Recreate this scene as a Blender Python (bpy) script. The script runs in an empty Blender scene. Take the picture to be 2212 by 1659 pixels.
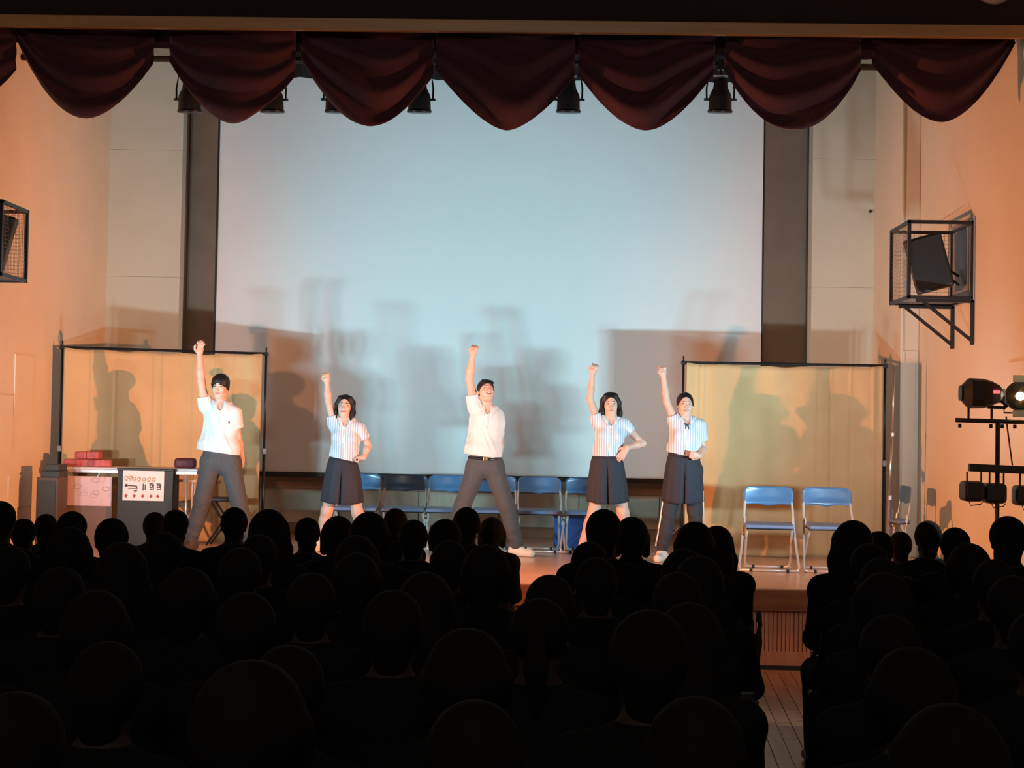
import bpy, bmesh, math, random
import numpy as np
from mathutils import Vector, Matrix
random.seed(7)
rng = np.random.default_rng(7)
S = bpy.context.scene
COL = S.collection
PI = math.pi
# ------------------------------------------------------------------ camera
F = 3300.0
CAMZ = 1.84                 # camera height above the hall floor
SF = 0.62                   # stage floor above the hall floor
VX, VY, ROLL = 1190.0, 930.0, 0.0172
def _unit(v):
    v = np.array(v, float); return v / np.linalg.norm(v)
_Y = _unit([VX - 1106, -(VY - 829.5), -F])
_X0 = np.array([math.cos(ROLL), -math.sin(ROLL), 0.0])
_X = np.array([_X0[0], _X0[1], -(_X0[0] * _Y[0] + _X0[1] * _Y[1]) / _Y[2]]); _X = _unit(_X)
_Z = np.cross(_X, _Y)
RCW = np.array([_X, _Y, _Z])            # camera -> world
cam_d = bpy.data.cameras.new('camera'); cam = bpy.data.objects.new('camera', cam_d); COL.objects.link(cam)
cam_d.sensor_fit = 'HORIZONTAL'; cam_d.sensor_width = 36.0; cam_d.lens = 36.0 * F / 2212.0
cam_d.clip_start = 0.05; cam_d.clip_end = 100
M4 = Matrix.Identity(4)
for r in range(3):
    for c in range(3): M4[r][c] = RCW[r][c]
M4[2][3] = CAMZ
cam.matrix_world = M4
S.camera = cam
def P(x, y, d):
    """world point seen at pixel (x, y) at depth d into the hall"""
    r = RCW @ np.array([x - 1106.0, -(y - 829.5), -F])
    k = d / r[1]
    return np.array([r[0] * k, d, CAMZ + r[2] * k])
def PZ(x, d, z):
    """world point at depth d and height z whose column is pixel x"""
    y = 900.0
    for _ in range(4):
        p = P(x, y, d); y -= (z - p[2]) * F / d
    return P(x, y, d)
# ------------------------------------------------------------------ world, exposure
w = bpy.data.worlds.new('world'); S.world = w; w.use_nodes = True
w.node_tree.nodes['Background'].inputs[0].default_value = (0.5, 0.45, 0.42, 1)
w.node_tree.nodes['Background'].inputs[1].default_value = 0.002
S.view_settings.view_transform = 'Standard'; S.view_settings.look = 'None'
S.view_settings.exposure = 0.0; S.view_settings.gamma = 1.0; S.view_settings.use_curve_mapping = False
# ------------------------------------------------------------------ the stage lamps' light
LX, RX = -4.5, 3.19       # the two lamp stands in front of the stage
def spot(name, loc, target, power, color, size, blend, radius):
    l = bpy.data.lights.new(name, 'SPOT'); l.energy = power; l.color = color
    l.spot_size = math.radians(size); l.spot_blend = blend; l.shadow_soft_size = radius
    o = bpy.data.objects.new(name, l); COL.objects.link(o); o.location = loc
    d = Vector(target) - Vector(loc); o.rotation_euler = d.to_track_quat('-Z', 'Y').to_euler()
    return o
WARM = (1.0, 0.33, 0.105)
COOL = (0.26, 0.84, 1.0)
spot('warm_lamp_light', (3.52, 11.15, 2.12), (-5.02, 13.2, 2.0), 3350, WARM, 68, 1.0, 0.035)
spot('warm_lamp_light', (-4.75, 11.75, 2.12), (3.73, 14.0, 2.0), 2250, WARM, 66, 1.0, 0.035)
WHITE = (0.78, 0.90, 1.0)
for i, x in enumerate((-4.87, -4.71, -4.5, -4.34)):
    if i % 2: spot('par_light', (x, 11.47, 1.45), (0.2, 16.85, 3.4), 330, COOL, 66, 1.0, 0.06)
    else: spot('par_light', (x, 11.47, 1.45), (-1.9, 16.85, 3.9), 185, WHITE, 104, 1.0, 0.06)
for i, x in enumerate((3.02, 3.17, 3.32, 3.47)):
    if i % 2: spot('par_light', (x, 11.25, 1.45), (-1.2, 16.85, 3.4), 330, COOL, 66, 1.0, 0.06)
    else: spot('par_light', (x, 11.25, 1.45), (.6, 16.85, 3.9), 185, WHITE, 104, 1.0, 0.06)
# unseen dim fill added at the back of the hall, and the open lamp that shines back into the aisle
al = bpy.data.lights.new('hall_rear_fill', 'AREA'); al.energy = 150; al.color = (1.0, 0.84, 0.70); al.shape = 'RECTANGLE'; al.size = 4; al.size_y = 0.6
ao = bpy.data.objects.new('hall_rear_fill', al); COL.objects.link(ao); ao.location = (-.6, -1.5, 5.8)
ao.rotation_euler = (Vector((-.6, 12, 2.6)) - ao.location).to_track_quat('-Z', 'Y').to_euler()
spot('open_lamp_light', (3.40, 10.85, 2.1), (1.5, 9.3, 0), 110, (1.0, 0.74, 0.56), 44, 1.0, 0.03)

# ------------------------------------------------------------------ materials
def mat(name, col, rough=0.6, metal=0.0, bump=0.0, bscale=30.0, var=0.0, vscale=8.0, emit=None, estr=0.0, spec=0.5, sheen=0.0):
    m = bpy.data.materials.new(name); m.use_nodes = True
    nt = m.node_tree; b = nt.nodes['Principled BSDF']
    b.inputs['Base Color'].default_value = (*col, 1); b.inputs['Roughness'].default_value = rough
    b.inputs['Metallic'].default_value = metal; b.inputs['Specular IOR Level'].default_value = spec
    if sheen: b.inputs['Sheen Weight'].default_value = sheen
    tc = nt.nodes.new('ShaderNodeTexCoord')
    n = nt.nodes.new('ShaderNodeTexNoise'); n.inputs['Scale'].default_value = vscale; n.inputs['Detail'].default_value = 4
    nt.links.new(tc.outputs['Object'], n.inputs['Vector'])
    cr = nt.nodes.new('ShaderNodeValToRGB')
    v = var if var else 0.04
    cr.color_ramp.elements[0].position = 0.3; cr.color_ramp.elements[1].position = 0.7
    cr.color_ramp.elements[0].color = (*[max(0, c * (1 - v)) for c in col], 1)
    cr.color_ramp.elements[1].color = (*[min(1, c * (1 + v)) for c in col], 1)
    nt.links.new(n.outputs['Fac'], cr.inputs['Fac']); nt.links.new(cr.outputs['Color'], b.inputs['Base Color'])
    if bump:
        n2 = nt.nodes.new('ShaderNodeTexNoise'); n2.inputs['Scale'].default_value = bscale; n2.inputs['Detail'].default_value = 5
        nt.links.new(tc.outputs['Object'], n2.inputs['Vector'])
        bp = nt.nodes.new('ShaderNodeBump'); bp.inputs['Strength'].default_value = bump; bp.inputs['Distance'].default_value = 0.02
        nt.links.new(n2.outputs['Fac'], bp.inputs['Height']); nt.links.new(bp.outputs['Normal'], b.inputs['Normal'])
    if emit:
        b.inputs['Emission Color'].default_value = (*emit, 1); b.inputs['Emission Strength'].default_value = estr
    return m
def wood(name, c1, c2, axis=0, scale=6.0, rough=0.35, stretch=0.06):
    m = bpy.data.materials.new(name); m.use_nodes = True
    nt = m.node_tree; b = nt.nodes['Principled BSDF']; b.inputs['Roughness'].default_value = rough
    tc = nt.nodes.new('ShaderNodeTexCoord'); mp = nt.nodes.new('ShaderNodeMapping')
    sc = [scale] * 3; sc[axis] = scale * stretch; mp.inputs['Scale'].default_value = sc
    n = nt.nodes.new('ShaderNodeTexNoise'); n.inputs['Scale'].default_value = 4; n.inputs['Detail'].default_value = 6; n.inputs['Distortion'].default_value = 0.6
    oi = nt.nodes.new('ShaderNodeObjectInfo'); ad = nt.nodes.new('ShaderNodeVectorMath'); ad.operation = 'ADD'
    nt.links.new(tc.outputs['Object'], ad.inputs[0]); nt.links.new(oi.outputs['Random'], ad.inputs[1])
    nt.links.new(ad.outputs[0], mp.inputs['Vector']); nt.links.new(mp.outputs[0], n.inputs['Vector'])
    cr = nt.nodes.new('ShaderNodeValToRGB'); cr.color_ramp.elements[0].position = 0.3; cr.color_ramp.elements[1].position = 0.72
    cr.color_ramp.elements[0].color = (*c1, 1); cr.color_ramp.elements[1].color = (*c2, 1)
    nt.links.new(n.outputs['Fac'], cr.inputs['Fac']); nt.links.new(cr.outputs['Color'], b.inputs['Base Color'])
    return m
def stripes(name, c1, c2, period, rough=0.75):
    m = mat(name, c1, rough, bump=0.15, bscale=25)
    nt = m.node_tree; b = nt.nodes['Principled BSDF']
    tc = nt.nodes.new('ShaderNodeTexCoord')
    wv = nt.nodes.new('ShaderNodeTexWave'); wv.wave_type = 'BANDS'; wv.bands_direction = 'X'
    wv.inputs['Scale'].default_value = 1.0 / period / 3.18; wv.inputs['Distortion'].default_value = 0.4; wv.inputs['Detail'].default_value = 1
    nt.links.new(tc.outputs['Object'], wv.inputs['Vector'])
    cr = nt.nodes.new('ShaderNodeValToRGB'); cr.color_ramp.elements[0].position = 0.55; cr.color_ramp.elements[1].position = 0.8
    cr.color_ramp.elements[0].color = (*c1, 1); cr.color_ramp.elements[1].color = (*c2, 1)
    nt.links.new(wv.outputs['Fac'], cr.inputs['Fac']); nt.links.new(cr.outputs['Color'], b.inputs['Base Color'])
    return m
MT = dict(
    wall=mat('painted_wall', (0.66, 0.58, 0.46), 0.75, bump=0.04, bscale=60, var=0.03, vscale=2),
    pier=mat('cream_panel', (0.62, 0.59, 0.48), 0.7, var=0.03, vscale=2),
    backbrown=mat('brown_back_wall', (0.34, 0.255, 0.19), 0.7, var=0.08, vscale=3),  # one even brown over the whole back wall
    dado=mat('greenish_cream_panel', (0.46, 0.41, 0.32), 0.6, var=0.06, vscale=3),
    black=mat('black_paint', (0.012, 0.011, 0.011), 0.5, bump=0.05),
    blackm=mat('black_metal', (0.018, 0.017, 0.018), 0.38, metal=0.4),
    ceil=mat('dark_ceiling', (0.03, 0.025, 0.022), 0.8),
    topwall=mat('dark_red_wall', (0.013, 0.006, 0.007), 0.85, bump=0.1, bscale=40),
    velvet=mat('crimson_velvet', (0.046, 0.0040, 0.018), 0.8, bump=0.25, bscale=45, var=0.15, vscale=10, sheen=0.15),
    trim=wood('golden_wood', (0.34, 0.19, 0.085), (0.44, 0.26, 0.12), 0, 5),
    stagef=wood('stage_floor_wood', (0.68, 0.44, 0.31), (0.80, 0.54, 0.39), 0, 2.5, 0.22),
    stagew=wood('stage_front_wood', (0.50, 0.23, 0.14), (0.62, 0.30, 0.20), 2, 5, 0.5),
    nosing=wood('stage_edge_wood', (0.17, 0.07, 0.035), (0.26, 0.12, 0.06), 0, 4, 0.4),
    plank=wood('hall_floor_plank', (0.24, 0.145, 0.09), (0.37, 0.24, 0.15), 1, 5, 0.35),
    screen=mat('white_screen_vinyl', (0.78, 0.79, 0.79), 0.85, var=0.01, vscale=1.5),
    cloth=mat('tan_backdrop_cloth', (0.56, 0.38, 0.19), 0.9, bump=0.08, bscale=20, var=0.05, vscale=3),
    skin=mat('skin', (0.66, 0.38, 0.29), 0.55, var=0.05, vscale=14),
    shadedskin=mat('skin_in_the_dark', (0.016, 0.010, 0.008), 0.7, spec=0.1),  # audience skin, the hall's darkness painted into its colour
    hair=mat('black_hair', (0.010, 0.007, 0.008), 0.55, bump=0.12, bscale=60, spec=0.3),
    shadedhair=mat('shaded_black_hair', (0.0032, 0.0029, 0.0028), 0.85, bump=0.1, bscale=60, spec=0.06),  # audience copy of the black hair, colour darkened for the unlit hall
    polo=mat('white_polo_cotton', (0.66, 0.65, 0.65), 0.85, bump=0.5, bscale=9, spec=0.2),
    blouse=stripes('striped_blouse', (0.66, 0.67, 0.71), (0.38, 0.42, 0.52), 0.022),
    greyp=mat('charcoal_trouser', (0.066, 0.066, 0.070), 0.85, bump=0.35, bscale=12, var=0.12, vscale=40),
    navy=mat('navy_skirt', (0.022, 0.022, 0.034), 0.8, bump=0.1, bscale=12),
    sweat=mat('black_track_trouser', (0.030, 0.026, 0.030), 0.8, bump=0.3, bscale=12),
    shoe=mat('white_sneaker', (0.78, 0.68, 0.58), 0.6),
    dshoe=mat('dark_shoe', (0.06, 0.045, 0.04), 0.5),
    belt=mat('black_belt', (0.01, 0.01, 0.01), 0.35),
    brass=mat('brass', (0.7, 0.55, 0.2), 0.3, metal=0.9),
    eyew=mat('eye_white', (0.75, 0.72, 0.70), 0.3), eyed=mat('dark_iris', (0.02, 0.012, 0.01), 0.2),
    lip=mat('lip', (0.55, 0.16, 0.14), 0.45), mouthd=mat('open_mouth', (0.18, 0.03, 0.03), 0.5), teeth=mat('teeth', (0.85, 0.82, 0.78), 0.3),
    collar=mat('navy_collar', (0.03, 0.035, 0.07), 0.8),
    blue=mat('blue_plastic', (0.06, 0.155, 0.31), 0.28, var=0.06), bluev=mat('blue_vinyl_seat', (0.15, 0.21, 0.36), 0.4),
    steel=mat('pale_painted_steel', (0.62, 0.60, 0.58), 0.3, metal=0.35),
    chrome=mat('chrome_pole', (0.6, 0.6, 0.6), 0.25, metal=0.9),
    rubber=mat('black_rubber', (0.012, 0.012, 0.012), 0.7),
    bin=mat('blue_bin_plastic', (0.02, 0.10, 0.40), 0.4),
    white=mat('white_laminate', (0.72, 0.70, 0.68), 0.5), paper=mat('white_paper', (0.84, 0.83, 0.80), 0.8),
    pink=mat('pink_poster_paper', (0.80, 0.58, 0.58), 0.8, var=0.05, vscale=9),
    red=mat('red_packet', (0.50, 0.10, 0.09), 0.6, var=0.3, vscale=20), dred=mat('dark_red_bag', (0.14, 0.02, 0.03), 0.6, var=0.3, vscale=20),
    ink=mat('dark_ink', (0.10, 0.06, 0.06), 0.8), inkr=mat('red_ink', (0.55, 0.12, 0.08), 0.8), inko=mat('orange_ink', (0.62, 0.36, 0.20), 0.8), inkp=mat('pale_pink_ink', (0.62, 0.42, 0.42), 0.8),
    green=mat('dark_green_lectern', (0.030, 0.032, 0.026), 0.6), rackbrown=mat('dark_rack_board', (0.085, 0.05, 0.035), 0.6), brown=mat('brown_board', (0.22, 0.13, 0.09), 0.6),
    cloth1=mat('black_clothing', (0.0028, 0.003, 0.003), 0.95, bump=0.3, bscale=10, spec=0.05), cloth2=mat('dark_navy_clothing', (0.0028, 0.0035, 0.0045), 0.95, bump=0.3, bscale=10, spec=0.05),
    mesh=mat('grey_wire_mesh', (0.30, 0.25, 0.22), 0.5, metal=0.2), greym=mat('grey_painted_metal', (0.26, 0.24, 0.25), 0.55),
    lens=mat('lit_lamp_lens', (1, 0.9, 0.7), 0.3, emit=(1.0, 0.86, 0.62), estr=30), lampin=mat('lamp_reflector', (0.95, 0.78, 0.5), 0.25, metal=0.9),
    led=mat('red_led_display', (0.8, 0.05, 0.05), 0.4, emit=(1.0, 0.06, 0.06), estr=3.5),
    plaque=mat('pale_round_cover', (0.35, 0.32, 0.31), 0.6),
)
# ------------------------------------------------------------------ object helpers
def link_mesh(name, verts, faces, material, parent=None, smooth=False, loc=None):
    me = bpy.data.meshes.new(name)
    v = np.asarray(verts, float)
    if loc is not None: v = v - np.asarray(loc, float)
    me.from_pydata(v.tolist(), [], faces if isinstance(faces, list) else faces.tolist())
    me.materials.append(MT[material]); me.update()
    if smooth: me.shade_smooth()
    o = bpy.data.objects.new(name, me); COL.objects.link(o)
    if loc is not None: o.location = tuple(loc)
    if parent is not None:
        o.parent = parent
        if loc is not None: o.location = tuple(np.asarray(loc) - WORLD[parent.name])
        WORLD[o.name] = np.asarray(loc, float) if loc is not None else WORLD.get(parent.name, np.zeros(3))
    else: WORLD[o.name] = np.asarray(loc, float) if loc is not None else np.zeros(3)
    return o
WORLD = {}
def tag(o, label=None, cat=None, group=None, kind=None):
    if label: o['label'] = label
    if cat: o['category'] = cat
    if group: o['group'] = group
    if kind: o['kind'] = kind
    return o
def thing(name, label, cat, loc=(0, 0, 0), group=None, rz=0.0, scale=None):
    o = bpy.data.objects.new(name, None); COL.objects.link(o); o.location = tuple(loc); o.empty_display_size = 0.1
    o.rotation_euler = (0, 0, rz)
    if scale: o.scale = scale
    WORLD[o.name] = np.zeros(3)
    return tag(o, label, cat, group)
class MB:
    def __init__(s): s.v = []; s.f = []
    def add(s, v, f):
        n = len(s.v); s.v += [tuple(map(float, p)) for p in v]; s.f += [[i + n for i in q] for q in f]; return s
    def box(s, a, b, bev=0.0, M=None):
        a, b2 = np.minimum(a, b).astype(float), np.maximum(a, b)
        x0, y0, z0 = a; x1, y1, z1 = b2
        if bev <= 0:
            v = [(x0, y0, z0), (x1, y0, z0), (x1, y1, z0), (x0, y1, z0), (x0, y0, z1), (x1, y0, z1), (x1, y1, z1), (x0, y1, z1)]
            f = [[0, 3, 2, 1], [4, 5, 6, 7], [0, 1, 5, 4], [1, 2, 6, 5], [2, 3, 7, 6], [3, 0, 4, 7]]
        else:
            bm = bmesh.new(); bmesh.ops.create_cube(bm, size=1)
            for p in bm.verts:
                p.co = Vector(((x0 + x1) / 2 + p.co.x * (x1 - x0), (y0 + y1) / 2 + p.co.y * (y1 - y0), (z0 + z1) / 2 + p.co.z * (z1 - z0)))
            bmesh.ops.bevel(bm, geom=bm.edges[:] + bm.verts[:], offset=bev, segments=2, affect='EDGES', profile=0.5)
            bm.verts.index_update(); v = [tuple(p.co) for p in bm.verts]; f = [[p.index for p in q.verts] for q in bm.faces]; bm.free()
        if M is not None: v = [tuple(M @ Vector(p)) for p in v]
        return s.add(v, f)
    def obox(s, c, size, R=None, bev=0.0):
        """box centred on c, rotated by 3x3 R"""
        h = np.array(size) / 2
        M = Matrix.Translation(Vector(c)) @ (Matrix(R).to_4x4() if R is not None else Matrix.Identity(4))
        return s.box(-h, h, bev, M)
    def tube(s, pts, r, n=8, cap=True):
        pts = [np.array(p, float) for p in pts]
        rr = r if hasattr(r, '__len__') else [r] * len(pts)
        v = []; f = []; up = None
        for i, p in enumerate(pts):
            d = pts[min(i + 1, len(pts) - 1)] - pts[max(i - 1, 0)]; d = d / (np.linalg.norm(d) + 1e-9)
            if up is None:
                a = np.array([0, 0, 1.0]) if abs(d[2]) < 0.9 else np.array([1.0, 0, 0])
            else: a = up
            x = a - d * np.dot(a, d); x /= np.linalg.norm(x); y = np.cross(d, x); up = x
            for k in range(n):
                t = 2 * PI * k / n; v.append(p + rr[i] * (math.cos(t) * x + math.sin(t) * y))
        for i in range(len(pts) - 1):
            for k in range(n): f.append([i * n + k, i * n + (k + 1) % n, (i + 1) * n + (k + 1) % n, (i + 1) * n + k])
        if cap: f.append(list(range(n))[::-1]); f.append([(len(pts) - 1) * n + k for k in range(n)])
        return s.add(v, f)
    def lathe(s, prof, c, R=None, n=24):
        """profile of (radius, height) turned about local z"""
        v = []; f = []
        R = np.array(R) if R is not None else np.eye(3)
        for (r, z) in prof:
            for k in range(n):
                t = 2 * PI * k / n; v.append(np.array(c) + R @ np.array([r * math.cos(t), r * math.sin(t), z]))
        for i in range(len(prof) - 1):
            for k in range(n): f.append([i * n + k, i * n + (k + 1) % n, (i + 1) * n + (k + 1) % n, (i + 1) * n + k])
        f.append(list(range(n))[::-1]); f.append([(len(prof) - 1) * n + k for k in range(n)])
        return s.add(v, f)
    def make(s, name, material, parent=None, smooth=False, loc=None):
        return link_mesh(name, s.v, s.f, material, parent, smooth, loc)
def rotz(a): return Matrix.Rotation(a, 3, 'Z')
def arc(c, r, a0, a1, n, f):
    return [f(c, r, a0 + (a1 - a0) * i / n) for i in range(n + 1)]
def struct(o): o['kind'] = 'structure'; return o
# ------------------------------------------------------------------ setting
XL, XR = -5.02, 3.73
DE, DB = 12.13, 17.30            # stage edge, back wall
struct(MB().box((XL - .2, -3, -.12), (XR + .2, DB + .3, -.012)).make('floor', 'plank'))
sf = struct(MB().box((XL, DE + .06, SF - .06), (XR, DB + .3, SF)).make('stage_floor', 'stagef'))
struct(MB().box((XL, DE - .02, SF - .17), (XR, DE + .059, SF + .0), 0.008).make('trim_1', 'nosing', smooth=False))
sfw = struct(MB().box((XL, DE + .05, 0), (XR, DE + .1, SF - .165)).make('wall_stage_front', 'stagew'))
m = MB(); x = XL
while x < XR - .01:
    m.box((x + .004, DE + .022, .13), (x + .029, DE + .052, SF - .17), 0.0); x += .033
tag(m.make('slat', 'stagew', sfw), kind='stuff')
MB().box((XL, DE + .012, .02), (XR, DE + .052, .13)).make('kick_board', 'stagew', sfw)
MB().box((XL, DE + .0, -.012), (XR, DE + .052, .022)).make('base_strip', 'black', sfw)
# planks of the hall floor where the aisle shows them
fl = bpy.data.objects['floor']
pa = math.atan(0.0636)
for i in range(15):
    y = 6.4 - (i % 3) * .5
    while y < 12.05:
        y2 = min(y + 1.5, 12.1)
        R = rotz(-pa)
        x0 = -.05 + i * .095
        pts = []
        mm = MB().box((x0 + .003, max(y, 6.3), -.013), (x0 + .093, y2 - .003, .0 + .0012 * ((i * 7) % 3)))
        mm.v = [tuple(R @ Vector((v[0] + .35, v[1] - 6, v[2])) + Vector((.35, 6, 0))) for v in mm.v]
        mm.v = [(a, min(b, DE), c) for a, b, c in mm.v]
        mm.make('plank', 'plank', fl)
        y = y2
WT = 7.4
struct(MB().box((XL - .2, -3, -.1), (XL, DB + .3, WT)).make('wall_left', 'wall'))
wr = struct(MB().box((XR, -3, -.1), (XR + .2, DB + .3, WT)).make('wall_right', 'wall'))
struct(MB().box((XL - .2, DB, 0), (XR + .2, DB + .2, WT)).make('wall_back', 'backbrown'))
struct(MB().box((XL - .2, -3.2, 0), (XR + .2, -3, WT)).make('wall_rear', 'topwall'))
struct(MB().box((XL - .2, -3.2, WT), (XR + .2, DE, WT + .1)).make('ceiling', 'ceil'))
struct(MB().box((XL, DE, 6.35), (XR, DB, 6.45)).make('ceiling_stage', 'ceil'))
zt = P(1106, 46, DE)[2]; zb = P(1106, 73, DE)[2]
struct(MB().box((XL, DE, zt - .03), (XR, DE + .2, WT)).make('wall_proscenium', 'topwall'))
struct(MB().box((XL, DE - .05, zb), (XR, DE, zt), 0.006).make('trim_2', 'trim'))
# cream piers each side of the back wall, brown wall between, pale dado panels below
bw = bpy.data.objects['wall_back']
def wallbox(name, x0, x1, y0, z0, z1, matn, par, y1=DB, bv=0.004):
    return MB().box((x0, y0, z0), (x1, y1, z1), bv).make(name, matn, par)
pl = PZ(388, DB - .3, 3.5)[0]; pr = PZ(1753, DB - .3, 3.5)[0]
for x0, x1 in ((XL, pl), (pr, 3.55)):
    n = 4; hh = (6.35 - SF) / n
    for k in range(n): wallbox('pier_panel', x0, x1, DB - .3, SF + k * hh + .001, SF + (k + 1) * hh - .001, 'pier', bw, DB, 0.0015)
hk = P(1885, 456, DB - .32)
MB().lathe([(.018, 0), (.016, .02), (.006, .03)], (hk[0] - .02, DB - .30, hk[2]), Matrix.Rotation(PI / 2, 3, 'X'), 12).make('wall_knob', 'black', bw)
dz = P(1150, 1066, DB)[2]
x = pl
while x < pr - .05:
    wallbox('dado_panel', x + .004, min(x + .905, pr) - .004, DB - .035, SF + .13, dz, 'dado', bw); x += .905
wallbox('skirting', pl, pr, DB - .05, SF, SF + .12, 'nosing', bw)
# the right side wall steps in near the back of the stage; small hatch in the face of the step
XS, DS = 3.55, 15.62
rt = struct(MB().box((XS, DS, SF), (XR, DB - .001, 6.35), .012).make('wall_return', 'wall'))
MB().tube([(XS + .004, DS + .002, SF), (XS + .004, DS + .002, 6.35)], .016, 10).make('corner_bead', 'pier', rt, True)
h0, h1 = XS + .03, XS + .14
hz1, hz0 = CAMZ + .86, CAMZ + .04
hat = MB()
for a, b in (((h0 - .018, hz0 - .018), (h1 + .018, hz0)), ((h0 - .018, hz1), (h1 + .018, hz1 + .018)), ((h0 - .018, hz0), (h0, hz1)), ((h1, hz0), (h1 + .018, hz1))):
    hat.box((a[0], DS - .014, a[1]), (b[0], DS, b[1]))
hat.make('hatch_frame', 'wall', rt); MB().box((h0, DS - .006, hz0), (h1, DS, hz1)).make('hatch_door', 'wall', rt)
# acoustic panels low on the left wall (raised rectangles)
wl = bpy.data.objects['wall_left']
for (xa, xb, ya, yb) in ((18, 58, 764, 895), (-40, 16, 850, 980), (10, 60, 1028, 1100)):
    da = F * XL / (xa - VX); db_ = F * XL / (xb - VX)
    za = P(xa, ya, da)[2]; zc = P(xa, yb, da)[2]
    MB().box((XL, da, zc), (XL + .012, db_, za), .003).make('wall_panel', 'wall', wl)
for (xa, xb, ya, yb) in ((2172, 2260, 783, 930),):
    da = F * XR / (xb - VX); db_ = F * XR / (xa - VX)
    MB().box((XR - .012, da, CAMZ - .1), (XR, db_, P(xa, ya, db_)[2]), .003).make('wall_panel', 'wall', wr)
# round pale cover high on the dark wall
pc = P(2146, -35, DE)
t = thing('round_wall_cover', 'pale grey round cover high on the dark wall above the wooden trim', 'wall cover', (pc[0], DE - .0, pc[2]))
Rf = Matrix.Rotation(PI / 2, 3, 'X')
MB().lathe([(.17, 0), (.17, .02), (.15, .045), (.0, .05)], (0, 0, 0), Rf, 32).make('rim', 'plaque', t, True)
MB().lathe([(.12, .05), (.11, .058), (.0, .06)], (0, 0, 0), Rf, 32).make('disc', 'plaque', t, True)

# ------------------------------------------------------------------ valance
val = thing('stage_valance', 'dark crimson velvet valance of deep swags under the wooden trim', 'curtain', (0, 0, 0))
sw = [(-290, 37, -110, 250, 1.9, 95, 150), (39, 334, 190, 258, 1.95, 92, 138), (368, 640, 505, 268, 1.75, 132, 165), (652, 938, 800, 277, 1.8, 128, 165),
      (942, 1243, 1095, 282, 1.6, 150, 165), (1250, 1545, 1395, 282, 1.75, 160, 155), (1566, 1860, 1715, 284, 2.1, 150, 150), (1884, 2192, 2032, 265, 1.75, 140, 92)]
hb = [(-290, 88), (40, 92), (350, 104), (650, 112), (940, 112), (1245, 118), (1560, 120), (1872, 129), (2192, 92)]
V = []; Fc = []
for px_, py_ in hb:
    q0 = P(px_, py_, DE + .30); V += [tuple(q0), (q0[0], q0[1], zb + .14)]
for i in range(len(hb) - 1): Fc.append([2 * i, 2 * i + 2, 2 * i + 3, 2 * i + 1])
link_mesh('header_band', V, Fc, 'velvet', val).modifiers.new('thick', 'SOLIDIFY').thickness = .01
for i, (xa, xb, xm, yb, pw, ya_, yb_) in enumerate(sw):
    d = DE + .16 + (.05 if i % 2 else 0)
    a = P(xa, 70, d); b = P(xb, 78, d); mid = P(xm, yb, d)
    za = P(xa, ya_, d)[2]; zb_ = P(xb, yb_, d)[2]
    NU, NV = 48, 40; V = []; Fc = []
    rr = random.Random(i); ph = rr.random() * 6; nf = 2.7 + rr.random()*.8
    top = zb + .12
    um = (mid[0] - a[0]) / (b[0] - a[0])
    for iv in range(NV + 1):
        tt = iv / NV
        for iu in range(NU + 1):
            u = iu / NU
            if u < um: q = (um - u) / um; e = za
            else: q = (u - um) / (1 - um); e = zb_
            prof = 1 - q ** pw
            low = e + (mid[2] - e) * prof
            if q < .12: low += 0
            z = top + (low - top) * tt
            X = a[0] + (b[0] - a[0]) * u
            fold = math.sin(tt * nf * 2 * PI + ph + 1.2 * math.sin(u * 5 + ph) + .5 * math.cos(u * 9 + i))
            amp = .040 * (.25 + prof) * (1 if tt > .03 else 0)
            y = d - amp * (1 + fold) * .9 - .10 * math.sin(PI * min(1, tt)) * prof
            V.append((X, y, z))
    for iv in range(NV):
        for iu in range(NU):
            k = iv * (NU + 1) + iu; Fc.append([k, k + NU + 1, k + NU + 2, k + 1])
    o = link_mesh('swag', V, Fc, 'velvet', val, True)
    sm = o.modifiers.new('thick', 'SOLIDIFY'); sm.thickness = .006

# ------------------------------------------------------------------ screen, border, lamps above
ds = 16.85
A = P(469, 560, ds)[0]; B = P(1646, 560, ds)[0]
zlo = P(1050, 1031, ds)[2]; zhi = P(1050, 184, ds)[2]
sc = thing('projection_screen', 'large white projection screen hanging behind the performers', 'projection screen', (0, 0, 0))
V = []; Fc = []
NU, NV = 60, 40
for j in range(NV + 1):
    for i in range(NU + 1):
        u = i / NU; v = j / NV
        V.append((A + (B - A) * u, ds + .012 * math.sin(u * 9 + 1) * math.sin(v * 3) + .006 * math.sin(v * 14), zlo + .02 + (zhi + .3 - zlo) * v))
for j in range(NV):
    for i in range(NU):
        k = j * (NU + 1) + i; Fc.append([k, k + 1, k + NU + 2, k + NU + 1])
link_mesh('screen_surface', V, Fc, 'screen', sc, True)
MB().box((A - .02, ds - .008, zlo), (A, ds + .008, zhi + .3)).make('side_border', 'black', sc)
MB().box((B, ds - .008, zlo), (B + .02, ds + .008, zhi + .3)).make('side_border', 'black', sc)
MB().box((A - .03, ds - .02, zlo - .035), (B + .03, ds + .02, zlo + .02), .01).make('weight_bar', 'black', sc)
MB().box((A - .1, ds - .1, zhi + .3), (B + .1, ds + .1, zhi + .5), .02).make('screen_housing', 'black', sc)
for xx in (A + .4, (A + B) / 2, B - .4): MB().box((xx - .015, ds - .01, zhi + .48), (xx + .015, ds + .01, 6.36)).make('hanging_strap', 'black', sc)
V = []; Fc = []; x0, x1 = A - .42, B + .42
for j in range(2):
    for i in range(161):
        u = i / 160; V.append((x0 + (x1 - x0) * u, ds - .25 + .035 * math.sin(i * 1.15), (zhi, 6.34)[j]))
for i in range(160): Fc.append([i, i + 1, i + 162, i + 161])
o = link_mesh('border_drape', V, Fc, 'black', None, True); tag(o, 'black border drape above the projection screen', 'drape')
db = 14.1
bz = P(1106, 136, db)[2]
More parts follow.
